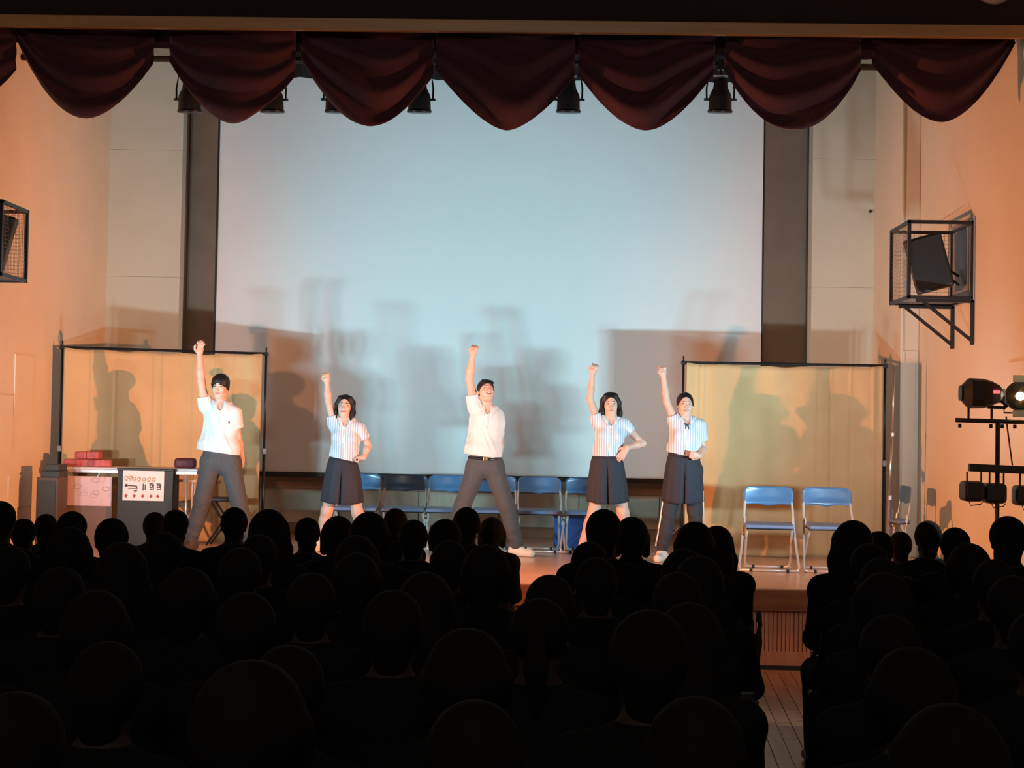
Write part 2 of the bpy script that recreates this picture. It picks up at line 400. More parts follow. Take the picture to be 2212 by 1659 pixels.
o = MB().tube([(XL, db, bz), (XR, db, bz)], .03, 10).make('lighting_batten', 'blackm', smooth=True); tag(o, 'long black pipe batten spanning the stage behind the valance', 'batten')
lampinfo = [(410, 'black hanging stage lamp far left, in front of the cream pier'), (588, 'hanging stage lamp peeking out behind the second swag, left of the screen top'),
            (728, 'hanging stage lamp mostly hidden behind the swag over the striped-blouse woman at left'),
            (906, 'hanging stage lamp half hidden by the swag left of the central swag'),
            (1228, 'black hanging stage lamp in the gap right of the central swag'), (1556, 'fully visible black hanging stage lamp near the upper right of the screen')]
for (lx, lab) in lampinfo:
    c = P(lx, 215, db)
    t = thing('stage_lamp', lab, 'stage lamp', (c[0], db, c[2]), 'stage lamps hanging from the batten')
    k = 1.0
    MB().lathe([(.10, -.115), (.112, -.115), (.108, -.10), (.104, .02), (.095, .05), (.07, .10), (.06, .17), (.05, .19), (0, .19)], (0, 0, 0), Matrix.Rotation(.12, 3, 'X'), 28).make('lamp_body', 'blackm', t, True)
    MB().lathe([(.113, -.122), (.116, -.11), (.113, -.10)], (0, 0, 0), Matrix.Rotation(.12, 3, 'X'), 28).make('lens_ring', 'blackm', t, True)
    yk = MB().tube([(-.125, 0, .0), (-.128, 0, .10), (-.11, 0, .22), (.11, 0, .22), (.128, 0, .10), (.125, 0, 0)], .009, 6); yk.tube([(0, 0, .22), (0, 0, bz - c[2] + .03)], .014, 8)
    yk.make('yoke', 'blackm', t)
    for sx in (-1, 1):
        MB().tube([(sx * .10, 0, 0), (sx * .15, 0, 0)], .012, 8).make('tilt_knob', 'blackm', t)
    MB().obox((0, 0, bz - c[2]), (.05, .075, .09)).make('hook_clamp', 'blackm', t)
    MB().box((-.07, -.05, .20), (.07, -.04, .215)).make('gel_clip', 'steel', t)

# ------------------------------------------------------------------ backdrop cloths on stands
def backdrop(xa, xb, ya, yb, d, d2, ztop, zbot, seed, lab, side, polelab):
    a = PZ(xa, d, 1.6)[0]; b = PZ(xb, d2, 1.6)[0]; dd_ = (d2 - d) / (b - a); YY = lambda X: (X - a) * dd_ + .05
    st = thing('backdrop_stand', polelab, 'stand', (0, d, SF), 'backdrop stands')
    for X, nm in ((a - .03, 'l'), (b + .03, 'r')):
        m = MB().tube([(X, YY(X), 0.02), (X, YY(X), .95)], .017, 10)
        m.make('pole', 'blackm', st, True)
        MB().tube([(X, YY(X), .93), (X, YY(X), ztop - SF + .02)], .012, 10).make('pole', 'blackm', st, True)
        MB().obox((X, YY(X), .95), (.045, .045, .06), None, .008).make('collar', 'greym', st)
        MB().obox((X, YY(X), ztop - SF + .0), (.05, .04, .035), None, .006).make('end_clamp', 'blackm', st)
        MB().tube([(X, YY(X), ztop - SF), (X, YY(X), ztop - SF + .07)], [.012, .007], 8).make('spigot', 'blackm', st, True)
        for k in range(3):
            ang = k * 2 * PI / 3 + .5
            ex = .26 if not ((X > 3.2) or (X < -4.5)) else .03
            MB().tube([(X, YY(X), .3), (X + ex * math.cos(ang), YY(X) + .26 * math.sin(ang), .012)], .01, 6).make('leg', 'blackm', st)
    MB().tube([(a - .05, YY(a - .05), ztop - SF + .005), (b + .05, YY(b + .05), ztop - SF + .005)], .014, 8).make('crossbar', 'blackm', st)
    rr = random.Random(seed); NU, NV = 150, 40; V = []; Fc = []
    cr = sorted([rr.random() for _ in range(7)])
    for j in range(NV + 1):
        v = j / NV
        for i in range(NU + 1):
            u = i / NU
            y = .012 * math.sin(u * 17 + seed) * (1 - v * .6) + .006 * math.sin(u * 41 + seed * 2 + v)
            for c in cr: y -= .012 * math.exp(-((u - c) / .006) ** 2)
            y += .02 * math.exp(-(v / .05) ** 2) * math.sin(u * 23)
            z = zbot + (ztop - zbot) * v - (.012 * math.sin(u * PI * 5) ** 2 + .02 * math.sin(u * PI)) * v ** 6
            V.append((a + (b - a) * u, d + (d2 - d) * u + y, z))
    for j in range(NV):
        for i in range(NU):
            k = j * (NU + 1) + i; Fc.append([k, k + 1, k + NU + 2, k + NU + 1])
    o = link_mesh('backdrop_cloth', V, Fc, 'cloth', None, True); tag(o, lab, 'backdrop cloth', 'tan backdrop cloths')
    o.modifiers.new('thick', 'SOLIDIFY').thickness = .004
    return a, b
dl, dr = 15.15, 15.30
zl = P(340, 757, 15.45)[2]; zr = P(1690, 787, dr)[2]
backdrop(133, 562, 0, 0, dl, 15.80, zl, SF + .02, 1, 'tan backdrop cloth behind the table, on the left', -1, 'black telescopic stand holding up the left backdrop cloth')
backdrop(1481, 1906, 0, 0, dr, dr, zr, SF + .01, 2, 'tan backdrop cloth behind the two blue chairs, on the right', 1, 'black telescopic stand holding up the right backdrop cloth')
# spare silver stand and folded chair by the right wall
sx = PZ(1921, 15.2, 1.8)[0]
t = thing('folded_stand', 'slim silver telescopic stand folded upright beside the right backdrop', 'stand', (sx, 15.16, SF))
MB().tube([(0, 0, 0), (-.005, 0, .62)], .017, 10).make('lower_tube', 'greym', t, True)
MB().tube([(-.005, 0, .6), (.02, 0, 1.25)], .012, 10).make('middle_tube', 'chrome', t, True)
MB().tube([(.02, 0, 1.23), (.035, 0, 1.92)], .009, 10).make('upper_tube', 'chrome', t, True)
MB().obox((.0, 0, .62), (.04, .04, .05), None, .006).make('collar', 'chrome', t); MB().obox((.02, 0, 1.24), (.034, .034, .045), None, .006).make('collar', 'chrome', t)
for k in range(3): MB().tube([(.025 * math.cos(k * 2.1), .025 * math.sin(k * 2.1), .5), (.03 * math.cos(k * 2.1), .03 * math.sin(k * 2.1), .0)], .007, 6).make('leg', 'greym', t)

# ------------------------------------------------------------------ blue folding chairs
def seatpanel(w, d, z, th, bow, n=10):
    bm = MB(); V = []; Fc = []
    return bm
def make_chair(name, label, group, loc, rz, proto=None):
    if proto is not None:
        t = proto.copy(); COL.objects.link(t)
        for ch in proto.children:
            c = ch.copy(); COL.objects.link(c); c.parent = t
            for g in ch.children:
                e = g.copy(); COL.objects.link(e); e.parent = c
        t.location = tuple(loc); t.rotation_euler = (0, 0, rz); tag(t, label, 'chair', group); return t
    t = thing(name, label, 'chair', loc, group, rz)
    W = .222
    # backrest: rounded plastic panel, curved, top corners round
    NU, NV = 24, 10; V = []; Fc = []
    for side in (0, 1):
        for j in range(NV + 1):
            v = j / NV
            for i in range(NU + 1):
                u = -1 + 2 * i / NU
                zz = .570 + .175 * v
                hw = W * (1.0 - .0 * v)
                cr = .055
                if zz > .745 - cr: hw = W - cr + math.sqrt(max(0, cr * cr - (zz - (.745 - cr)) ** 2))
                if v < .2: zz += .012 * (1 - v / .2) * (1 - u * u) * -.0 + .016 * (1 - v / .2) * (abs(math.sin(u * 2.6)))
                y = .17 + .035 * (1 - u * u) + .03 * (v - .5) + (-.011 if side == 0 else .011) + (.012 * math.exp(-((v - .18) / .15) ** 2) * (1 - u * u) * (-1 if side == 0 else 0))
                V.append((u * hw, y, zz))
    n1 = (NU + 1) * (NV + 1)
    for j in range(NV):
        for i in range(NU):
            k = j * (NU + 1) + i; Fc.append([k, k + 1, k + NU + 2, k + NU + 1]); Fc.append([n1 + k, n1 + k + NU + 1, n1 + k + NU + 2, n1 + k + 1])
    for i in range(NU):
        Fc.append([i, n1 + i, n1 + i + 1, i + 1]); k = NV * (NU + 1) + i; Fc.append([k, k + 1, n1 + k + 1, n1 + k])
    for j in range(NV):
        k = j * (NU + 1); Fc.append([k, k + NU + 1, n1 + k + NU + 1, n1 + k]); k += NU; Fc.append([k, n1 + k, n1 + k + NU + 1, k + NU + 1])
    link_mesh('backrest', V, Fc, 'blue', t, True)
    m = MB().obox((0, -.02, .405), (.43, .38, .032), Matrix.Rotation(.03, 3, 'X'), .014); m.make('seat', 'bluev', t)
    MB().obox((0, -.02, .385), (.41, .36, .012), Matrix.Rotation(.03, 3, 'X'), .004).make('seat_pan', 'blackm', t)
    for s in (-1, 1):
        MB().tube([(s * .208, .178, .64), (s * .212, .160, .60), (s * .222, .07, .42), (s * .245, -.10, .18), (s * .262, -.19, .05), (s * .25, -.205, .018), (s * .20, -.205, .014)], .0115, 8).make('front_leg', 'steel', t, True)
        MB().tube([(s * .195, -.13, .385), (s * .20, -.02, .30), (s * .205, .17, .07), (s * .195, .20, .022), (s * .15, .205, .014)], .0115, 8).make('rear_leg', 'steel', t, True)
        MB().obox((s * .212, .055, .43), (.012, .05, .08), Matrix.Rotation(-.4, 3, 'X'), .003).make('hinge_bracket', 'steel', t)
    for yy, hw in ((-.205, .262), (.205, .21)):
        fb = MB().tube([(-hw, yy, .014), (hw, yy, .014)], .0115, 8).make('floor_bar', 'steel', t, True)
        for s in (-1, 1): MB().tube([(s * hw * .62 - .012, yy, .0145), (s * hw * .62 + .012, yy, .0145)], .0145, 8).make('rubber_cap', 'rubber', fb)
    return t
c7 = PZ(1664, 13.72, SF); c8 = PZ(1797, 13.72, SF)
ch = make_chair('folding_chair', 'blue folding chair at the stage edge, left one of the front pair', 'front pair of blue chairs', (c7[0], 13.85, SF), -.10)
make_chair('', 'blue folding chair at the stage edge, right one of the front pair, partly hidden', 'front pair of blue chairs', (c8[0], 13.85, SF), .0, ch)
labs = ['blue folding chair in the back row, behind the woman in a skirt at left', 'blue folding chair in the back row, leftmost one seen unobstructed',
        'blue folding chair in the back row, just left of the central man', 'blue folding chair in the back row, right behind the central man',
        'blue folding chair in the back row, just right of the central man', 'blue folding chair in the back row, behind the long-haired woman']
for i, lx in enumerate((767, 869, 966, 1064, 1163, 1267)):
    c = PZ(lx, 15.35, SF); make_chair('', labs[i], 'back row of blue chairs', (c[0], 15.45, SF), .02 * ((i * 5) % 3 - 1), ch)
# second folded chair, standing by the wall at the right backdrop
t = make_chair('', 'folded chair leaning by the right wall beside the backdrop stand', None, (3.40, 14.95, SF + .0), PI / 2, ch)
t.name = 'folding_chair'; t.rotation_euler = (0, 0, -PI / 2 + .06); t.scale = (.8, .30, 1.0)
# blue bin behind the back-row chairs
c = PZ(1228, 15.78, SF)
t = thing('storage_bin', 'tall blue plastic bin behind the back-row chair legs', 'bin', (c[0], 15.82, SF))
for s in (-1, 1): MB().box((s * .145 - .006, -.12, 0), (s * .145 + .006, .12, .34), .004).make('side_panel', 'bin', t)
MB().box((-.15, -.13, 0), (.15, -.118, .34), .004).make('front_panel', 'bin', t); MB().box((-.15, .118, 0), (.15, .13, .34), .004).make('back_panel', 'bin', t)
MB().box((-.145, -.12, 0), (.145, .12, .012)).make('bottom_panel', 'bin', t); MB().box((-.16, -.14, .33), (.16, .14, .352), .006).make('lid', 'bin', t)

# ------------------------------------------------------------------ left table group
td = 15.0
tz = P(330, 1010, td)[2]
ta = PZ(130, td, tz)[0]; tb = PZ(436, td, tz)[0]
t = thing('folding_table', 'white long folding table in front of the left backdrop cloth', 'table', ((ta + tb) / 2, td + .02, SF))
hw = (tb - ta) / 2; th = tz - SF
MB().box((-hw, -.2, th - .03), (hw, .2, th), .008).make('tabletop', 'white', t)
MB().box((-hw + .01, -.196, th - .055), (hw - .01, .196, th - .03)).make('apron', 'steel', t)
for s in (-1, 1):
    for q in (-1, 1): MB().tube([(s * (hw - .12), q * .16, th - .04), (s * (hw - .1), q * .17, 0.0)], .013, 8).make('leg', 'steel', t, True)
    MB().tube([(s * (hw - .11), -.16, .12), (s * (hw - .11), .16, .12)], .01, 8).make('stretcher', 'steel', t)
    MB().tube([(s * (hw - .13), 0, .3), (s * (hw - .4), 0, th - .05)], .008, 6).make('brace', 'steel', t)
# packets on the table
for i, (x0, x1, y0, y1, dd, m_) in enumerate(((142, 178, 1010, 1028, 0, 'red'), (176, 210, 1008, 1028, .03, 'red'), (205, 240, 1007, 1027, 0, 'red'), (166, 192, 996, 1008, .03, 'red'), (190, 216, 998, 1008, .03, 'red'))):
    d = td - .12 + dd
    a = P(x0, y1 - 16 if y0 >= 1005 else y1, d); b = P(x1, y0 - 12 if y0 >= 1005 else y0, d)
    lev = 0 if y0 >= 1005 else 1
    zz = tz + lev * .075
    o = MB().obox(((a[0] + b[0]) / 2, d, zz + .037), (b[0] - a[0], .14, .072), rotz(.15 * ((i % 3) - 1)), .012).make('snack_packet', m_)
    tag(o, ['red packet on the table, left end of the lower row', 'red packet on the table, middle of the lower row', 'red packet on the table, right end of the lower row', 'darker red packet on top, left of the upper two', 'red packet on top, right of the upper two'][i], 'packet', 'red packets piled on the table')
# pink poster board hanging on front of table
def board(name, lab, cat, x0, x1, y0, y1, d, m_, th=.012, group=None):
    a = P(x0, y1, d); b = P(x1, y0, d)
    c = ((a[0] + b[0]) / 2, d, (a[2] + b[2]) / 2)
    t = thing(name, lab, cat, c, group)
    W_, H_ = (b[0] - a[0]), (b[2] - a[2])
    MB().box((-W_ / 2, 0, -H_ / 2), (W_ / 2, th, H_ / 2), .003).make('sheet', m_, t)
    return t, W_, H_
t, W_, H_ = board('poster', 'pink paper poster with faint drawings hung on the table front', 'poster', 137, 242, 1030, 1092, td - .2, 'pink')
rr = random.Random(3)
for k in range(9):
    cx, cz = (rr.random() - .5) * W_ * .8, (rr.random() - .3) * H_ * .6
    pts = [(cx + .03 * math.cos(a * .8) * (1 + .4 * rr.random()), -.002, cz + .022 * math.sin(a * .8)) for a in range(8)]
    MB().tube(pts, .0022, 4).make('pen_mark', 'inkp', t)
MB().box((-W_ / 2 + .02, .02, -.62 + 0), (W_ / 2 + .0, .03, -H_ / 2 + .02)).make('lower_sheet', 'brown', t)
# black lectern with a paper sign
ld = 14.75
a = P(250, 1170, ld); b = P(374, 1013, ld)
lw = b[0] - a[0]; lh = b[2] - SF
t = thing('lectern', 'dark lectern with a white hand-lettered sign on its front', 'lectern', ((a[0] + b[0]) / 2, ld + .13, SF))
MB().box((-lw / 2, -.12, .03), (lw / 2, -.10, lh - .02), .004).make('front_panel', 'green', t)
for s in (-1, 1): MB().box((s * (lw / 2 - .01) - .01, -.118, .03), (s * (lw / 2 - .01) + .01, .12, lh - .02), .003).make('side_panel', 'green', t)
MB().box((-lw / 2 - .005, -.135, lh - .025), (lw / 2 + .005, .13, lh), .006).make('top', 'black', t)
MB().box((-lw / 2 + .02, -.1, .35), (lw / 2 - .02, .11, .365)).make('shelf', 'green', t)
MB().box((-lw / 2, -.125, 0), (lw / 2, .125, .035), .004).make('base', 'black', t)
sn, W_, H_ = board('lettered_sign', 'white hand-lettered paper sign on the front of the dark lectern', 'sign', 264, 355, 1017, 1081, ld - .002, 'paper', .006)
def ring(cx, cz, r, m_, w=.004):
    MB().tube([(cx + r * math.cos(a * PI / 6), -.001, cz + r * math.sin(a * PI / 6)) for a in range(13)], w, 4).make('letter', m_, sn)
def bar(x0, z0, x1, z1, m_, w=.005): MB().tube([(x0, -.001, z0), (x1, -.001, z1)], w, 4).make('letter', m_, sn)
fx = lambda px_: (px_ / 1240 - .5) * W_
fz = lambda py_: (.5 - py_ / 870) * H_
for k, (cx, cy, r_) in enumerate(((110, 225, 50), (240, 210, 42), (355, 240, 45), (490, 250, 42), (640, 260, 42), (780, 250, 44), (930, 250, 44))):
    ring(fx(cx), fz(cy), r_ / 1240 * W_, 'inko', .0035); bar(fx(cx - 40), fz(cy + 70), fx(cx + 40), fz(cy + 70), 'inko', .003); bar(fx(cx + 48), fz(cy - 50), fx(cx + 48), fz(cy + 30), 'inko', .003)
ring(fx(115), fz(435), .006, 'ink', .009)
for (q0, q1, q2, q3) in ((160, 440, 420, 450), (160, 520, 400, 520), (420, 440, 440, 540), (340, 580, 440, 580), (350, 620, 430, 620), (620, 380, 620, 580), (680, 400, 680, 560)): bar(fx(q0), fz(q1), fx(q2), fz(q3), 'ink', .005)
for cx in (860, 1080):
    ring(fx(cx), fz(450), .013, 'ink', .0045); bar(fx(cx - 60), fz(380), fx(cx + 50), fz(380), 'ink', .005); bar(fx(cx + 65), fz(380), fx(cx + 65), fz(560), 'ink', .005); bar(fx(cx - 40), fz(540), fx(cx + 40), fz(540), 'ink', .004)
for k, cx in enumerate((110, 360, 610, 860, 1060)):
    ring(fx(cx), fz(735), .010, 'inkr', .0045); bar(fx(cx - 40), fz(735), fx(cx + 50), fz(725), 'inkr', .005); bar(fx(cx), fz(690), fx(cx), fz(780), 'inkr', .004)
# dark cupboard / stacked boards left of the table
t = thing('equipment_rack', 'dark brown equipment rack with stepped top at the far left of the stage', 'rack', (PZ(107, 14.4, 1)[0], 14.4, SF))
aw = (PZ(125, 14.4, 1)[0] - PZ(88, 14.4, 1)[0]) / 2
h1 = P(107, 1030, 14.4)[2] - SF
MB().box((-aw, -.15, .06), (aw + .04, .15, h1), .006).make('cabinet', 'rackbrown', t)
MB().box((-aw + .03, -.13, h1), (aw + .04, .15, h1 + .06), .006).make('upper_box', 'green', t)
MB().box((-aw + .07, -.11, h1 + .06), (aw + .03, .15, h1 + .12), .006).make('upper_box', 'green', t)
MB().box((-aw + .01, -.16, .1), (aw + .02, -.15, h1 - .03), .003).make('front_panel', 'green', t)
for s in (-1, 1): MB().lathe([(.03, 0), (.03, .03)], (s * aw * .7, 0, .0), None, 12).make('caster', 'rubber', t); 
MB().lathe([(.025, .03), (.025, .062)], (0, 0, 0), None, 12).make('caster_post', 'rubber', t)
# red bag on table right end
o = MB().obox((PZ(403, td, tz)[0], td - .05, tz + .05), (.2, .16, .10), rotz(.1), .025).make('fabric_bag', 'dred', smooth=True); tag(o, 'dark red bag on the table right end, beside the first man', 'bag')
# second, lower table behind first man (pale edge)
t2 = PZ(398, 15.14, tz)[0]; z2 = P(398, 1036, 15.14)[2]
t = thing('side_table', 'small pale side table beside the first man, lower than the long table', 'table', (t2, 15.2, SF))
MB().box((-.10, -.07, z2 - SF - .025), (.11, .06, z2 - SF), .006).make('tabletop', 'white', t)
for s in (-1, 1):
    for q in (-.05, .04): MB().tube([(s * .08, q, z2 - SF - .02), (s * .08, q, 0)], .009, 6).make('leg', 'steel', t)
# black folding stool behind first man's legs
c = PZ(486, 15.33, SF)
t = thing('folding_stool', 'black folding stool with crossed legs seen between the first man\'s legs', 'stool', (c[0], 15.33, SF))
MB().box((-.14, -.13, .45), (.13, .13, .49), .012).make('seat', 'black', t)
for s in (-1, 1):
    MB().tube([(-s * .13, s * .10, .45), (s * .17, s * .10, .01)], .011, 8).make('leg', 'blackm', t)
    MB().tube([(-s * .13, -s * .11, .45), (s * .17, -s * .11, .01)], .011, 8).make('leg', 'blackm', t)
MB().tube([(-.06, -.11, .3), (.06, -.11, .3)], .009, 6).make('stretcher', 'blackm', t)

# ------------------------------------------------------------------ caged loudspeakers on the side walls
def caged(side, d0, d1, xw, zt_, zb_, lab, lab2):
    s = side; W_ = .58 if side > 0 else .53; D_ = d1 - d0; H_ = zt_ - zb_
    t = thing('speaker_cage', lab, 'cage', (xw, d0, zb_), 'caged loudspeakers on the side walls')
    r = .017
    def bar(a, b, nm='frame_bar'):
        a = np.array(a, float); b = np.array(b, float)
        lo = np.minimum(a, b) - r * .9; hi = np.maximum(a, b) + r * .9
        MB().box(lo, hi, .003).make(nm, 'blackm', t)
    X0, X1 = 0 + (-s) * .02, -s * W_
    for X in (X0, X1):
        for Y in (0, D_): bar((X, Y, 0), (X, Y, H_))
        for Z in (0, H_): bar((X, 0, Z), (X, D_, Z))
    for Y in (0, D_):
        for Z in (0, H_): bar((X0, Y, Z), (X1, Y, Z))
    # wire mesh panels: far side, outer side, bottom
    def wires(name, fn, nu, nv):
        m = MB()
        for i in range(nu + 1): m.tube([fn(i / nu, 0), fn(i / nu, 1)], .0016, 3, False)
        for j in range(nv + 1): m.tube([fn(0, j / nv), fn(1, j / nv)], .0016, 3, False)
        tag(m.make(name, 'mesh', t), kind='stuff')
    wires('wire_mesh', lambda u, v: (X1, D_ * u, H_ * v), 18, 18)
    wires('wire_mesh', lambda u, v: (X0 + (X1 - X0) * u, D_, H_ * v), 16, 18)
    wires('wire_mesh', lambda u, v: (X0 + (X1 - X0) * u, D_ * v, 0.0), 16, 18)
    MB().box((-s * .004, -.02, -.02), (-s * .018, D_ + .02, H_ + .06), .003).make('back_plate', 'greym', t)
    for Y in (.0, D_ - .03):
        bar((X0, Y, 0), (X0, Y, -.40), 'bracket'); bar((X0, Y, -.03), (-s * (.50 if s > 0 else .30), Y, -.03), 'bracket')
        m = MB().tube([(X0, Y, -.38), (-s * (.46 if s > 0 else .28), Y, -.03)], .016, 6); m.make('brace', 'blackm', t)
    MB().tube([(-s * .32, .1, H_), (-s * .12, .3, H_ + .13), (-s * .02, .3, H_ + .2)], .003, 5).make('safety_wire', 'steel', t)
    sp = thing('loudspeaker', lab2, 'loudspeaker', (xw - s * .33, d0 + D_ * .45, zb_ + H_ * .5), 'caged loudspeakers')
    R = Matrix.Rotation(-s * .27, 3, 'Y') @ Matrix.Rotation(-s * .25, 3, 'Z')
    MB().obox((0, 0, 0), (.34, .26, .50), R, .02).make('cabinet', 'black', sp)
    MB().obox(R @ Vector((0, -.135, 0)), (.31, .012, .46), R, .004).make('grille', 'blackm', sp)
    for hh in (-.04, .04): MB().tube([R @ Vector((.14 * s, .1, -.12 + hh)), Vector((s * .30, .1, -.14 + hh))], .012, 6).make('mount_arm', 'blackm', sp)
    return t
caged(1, 13.6, 14.3, XR, 3.75, 3.08, 'black wire cage on the right side wall, holding a loudspeaker', 'tilted black loudspeaker in the cage on the right wall')
caged(-1, 12.25, 12.85, XL, 3.62, 3.03, 'black wire cage on the left wall, cut by the left edge of the picture', 'black loudspeaker in the cage at the left picture edge')

# ------------------------------------------------------------------ lamp stands in front of the stage
def lampstand(X, Y, side, lab, group='lamp stands beside the stage'):
    t = thing('lamp_stand', lab, 'stand', (X, Y, 0), group)
    zc = 1.955
    MB().tube([(0, 0, .25), (0, 0, zc)], .017, 10).make('pole', 'blackm', t, True)
    MB().tube([(0, 0, .25), (0, 0, 1.05)], .024, 10).make('pole_sleeve', 'blackm', t, True)
    MB().tube([(-.30 if side > 0 else -.42, 0, zc + .012), (.50 if side > 0 else .40, 0, zc)], .016, 10).make('crossbar', 'blackm', t, True)
    for k in range(3):
        a = k * 2 * PI / 3 + .3
        MB().tube([(0, 0, .65), (.5 * math.cos(a), .5 * math.sin(a), .012)], .013, 6).make('leg', 'blackm', t)
    for xx in (-.27, -.05, .03, .12, .33): MB().obox((xx, 0, zc - .028), (.022, .02, .028), None, .003).make('wing_nut', 'blackm', t)
    return t
def fixture(X, Y, Z, lab, warm):
    t = thing('par_lamp', lab, 'stage lamp', (X, Y, Z), 'lit lamps on the stands')
    R = Matrix.Rotation(-.35, 3, 'Z') @ Matrix.Rotation(-PI / 2, 3, 'X')
    MB().lathe([(.055, .16), (.09, .08), (.105, -.02), (.108, -.03), (.100, -.03), (.06, .07)], (0, 0, 0), R, 20).make('housing', 'blackm', t, True)
    MB().lathe([(.098, -.022), (.05, .05), (0, .06)], (0, 0, 0), R, 20).make('reflector', 'lampin', t, True)
    MB().lathe([(.036, .0), (.031, .022), (.016, .036), (0, .038)], (0, 0, 0), R @ Matrix.Rotation(PI, 3, 'X'), 16).make('lamp_bulb', 'lens', t, True)
    MB().tube([(-.115, 0, 0), (-.115, 0, -.12), (.115, 0, -.12), (.115, 0, 0)], .007, 6).make('yoke', 'blackm', t)
    for k in range(4):
        a = k * PI / 2; c = R @ Vector((.125 * math.cos(a), .125 * math.sin(a), -.03)); MB().obox(c, (.10, .012, .05) if k % 2 else (.05, .012, .10), R.to_3x3() @ Matrix.Rotation(PI / 2, 3, 'X'), .002).make('barn_door', 'lampin', t)
def parbar(X, Y, side, lab):
    t = thing('par_bar', lab, 'stage lamp', (X, Y, 0), 'four-lamp bars on the stands')
    zc = 1.62
    MB().obox((.15 * side, -.02, zc), (.72, .05, .055), Matrix.Rotation(.03, 3, 'Y'), .006).make('control_bar', 'black', t)
    for k, xx in enumerate((-.165, -.005, .21, .37)):
        xx *= side
        z = 1.46 - .012 * k
        h = MB().obox((xx, .06, z), (.15, .17, .145), None, .03).make('lamp_housing', 'black', t)
        MB().tube([(xx - .05, 0, z + .07), (xx - .05, 0, zc - .02)], .007, 6).make('yoke', 'blackm', t)
        MB().tube([(xx + .05, 0, z + .07), (xx + .05, 0, zc - .02)], .007, 6).make('yoke', 'blackm', t)
        MB().obox((xx, .148, z), (.11, .006, .11), None, .002).make('lens', 'lens', t)
        MB().tube([(xx - .04, -.02, z - .07), (xx - .03, -.03, z - .10), (xx + .04, -.03, z - .09), (xx + .06, -.02, z - .07)], .004, 5).make('cable', 'black', t)
st = lampstand(RX, 11.0, 1, 'black lamp stand with a crossbar at the right picture edge')
parbar(RX, 11.0, 1, 'black four-lamp bar clamped low on the right lamp stand')
MB().tube([(-.06 + .13, .04, 2.0), (.085, .05, 1.9), (.12, .05, 1.65)], .006, 6).make('cable', 'black', st)
t = thing('effect_lamp', 'rounded black effect light with a red digital display on the right stand', 'stage lamp', (RX, 11.0, 0))
c = P(2121, 850, 11.0)
V = c - np.array([RX, 11.0, 0])
prof = [(-.155, .055), (-.14, .055), (-.139, .06), (-.09, .108), (.0, .105), (.06, .09), (.12, .06), (.145, .03)]
m = MB(); ring_pts = []
n = 16; vs = []; fs = []
for (xx, r_) in prof:
    for k in range(n):
        a = 2 * PI * k / n; ca, sa = math.cos(a), math.sin(a)
        q = (abs(ca) ** 4 + abs(sa) ** 4) ** -.25
        vs.append((V[0] + xx, V[1] + r_ * q * ca * .9, V[2] + r_ * q * sa))
for i in range(len(prof) - 1):
    for k in range(n): fs.append([i * n + k, (i + 1) * n + k, (i + 1) * n + (k + 1) % n, i * n + (k + 1) % n])
fs.append(list(range(n))); fs.append([(len(prof) - 1) * n + k for k in range(n)][::-1])
m.add(vs, fs); m.make('housing', 'black', t)
MB().obox((V[0] + .082, V[1] - .082, V[2] + .012), (.046, .012, .024), None, .002).make('display', 'led', t)
MB().tube([(V[0] + .10, 0, V[2] - .02), (V[0] + .185, 0, V[2] - .09), (V[0] + .165, 0, V[2] - .10), (V[0] + .04, 0, V[2] - .095)], .012, 6).make('yoke', 'blackm', t)
for xx in (-.095, .07): MB().tube([(V[0] + xx, 0, V[2] - .08), (V[0] + xx, 0, 1.96)], .010, 6).make('mount_post', 'blackm', t)
fx_ = P(2206, 856, 11.0)
fixture(fx_[0], 11.02, fx_[2], 'shining round stage lamp cut by the right picture edge', True)
lampstand(LX, 11.2, -1, 'black lamp stand beside the stage, outside the picture on the left')
parbar(LX, 11.2, -1, 'black four-lamp bar on the left lamp stand, outside the picture')

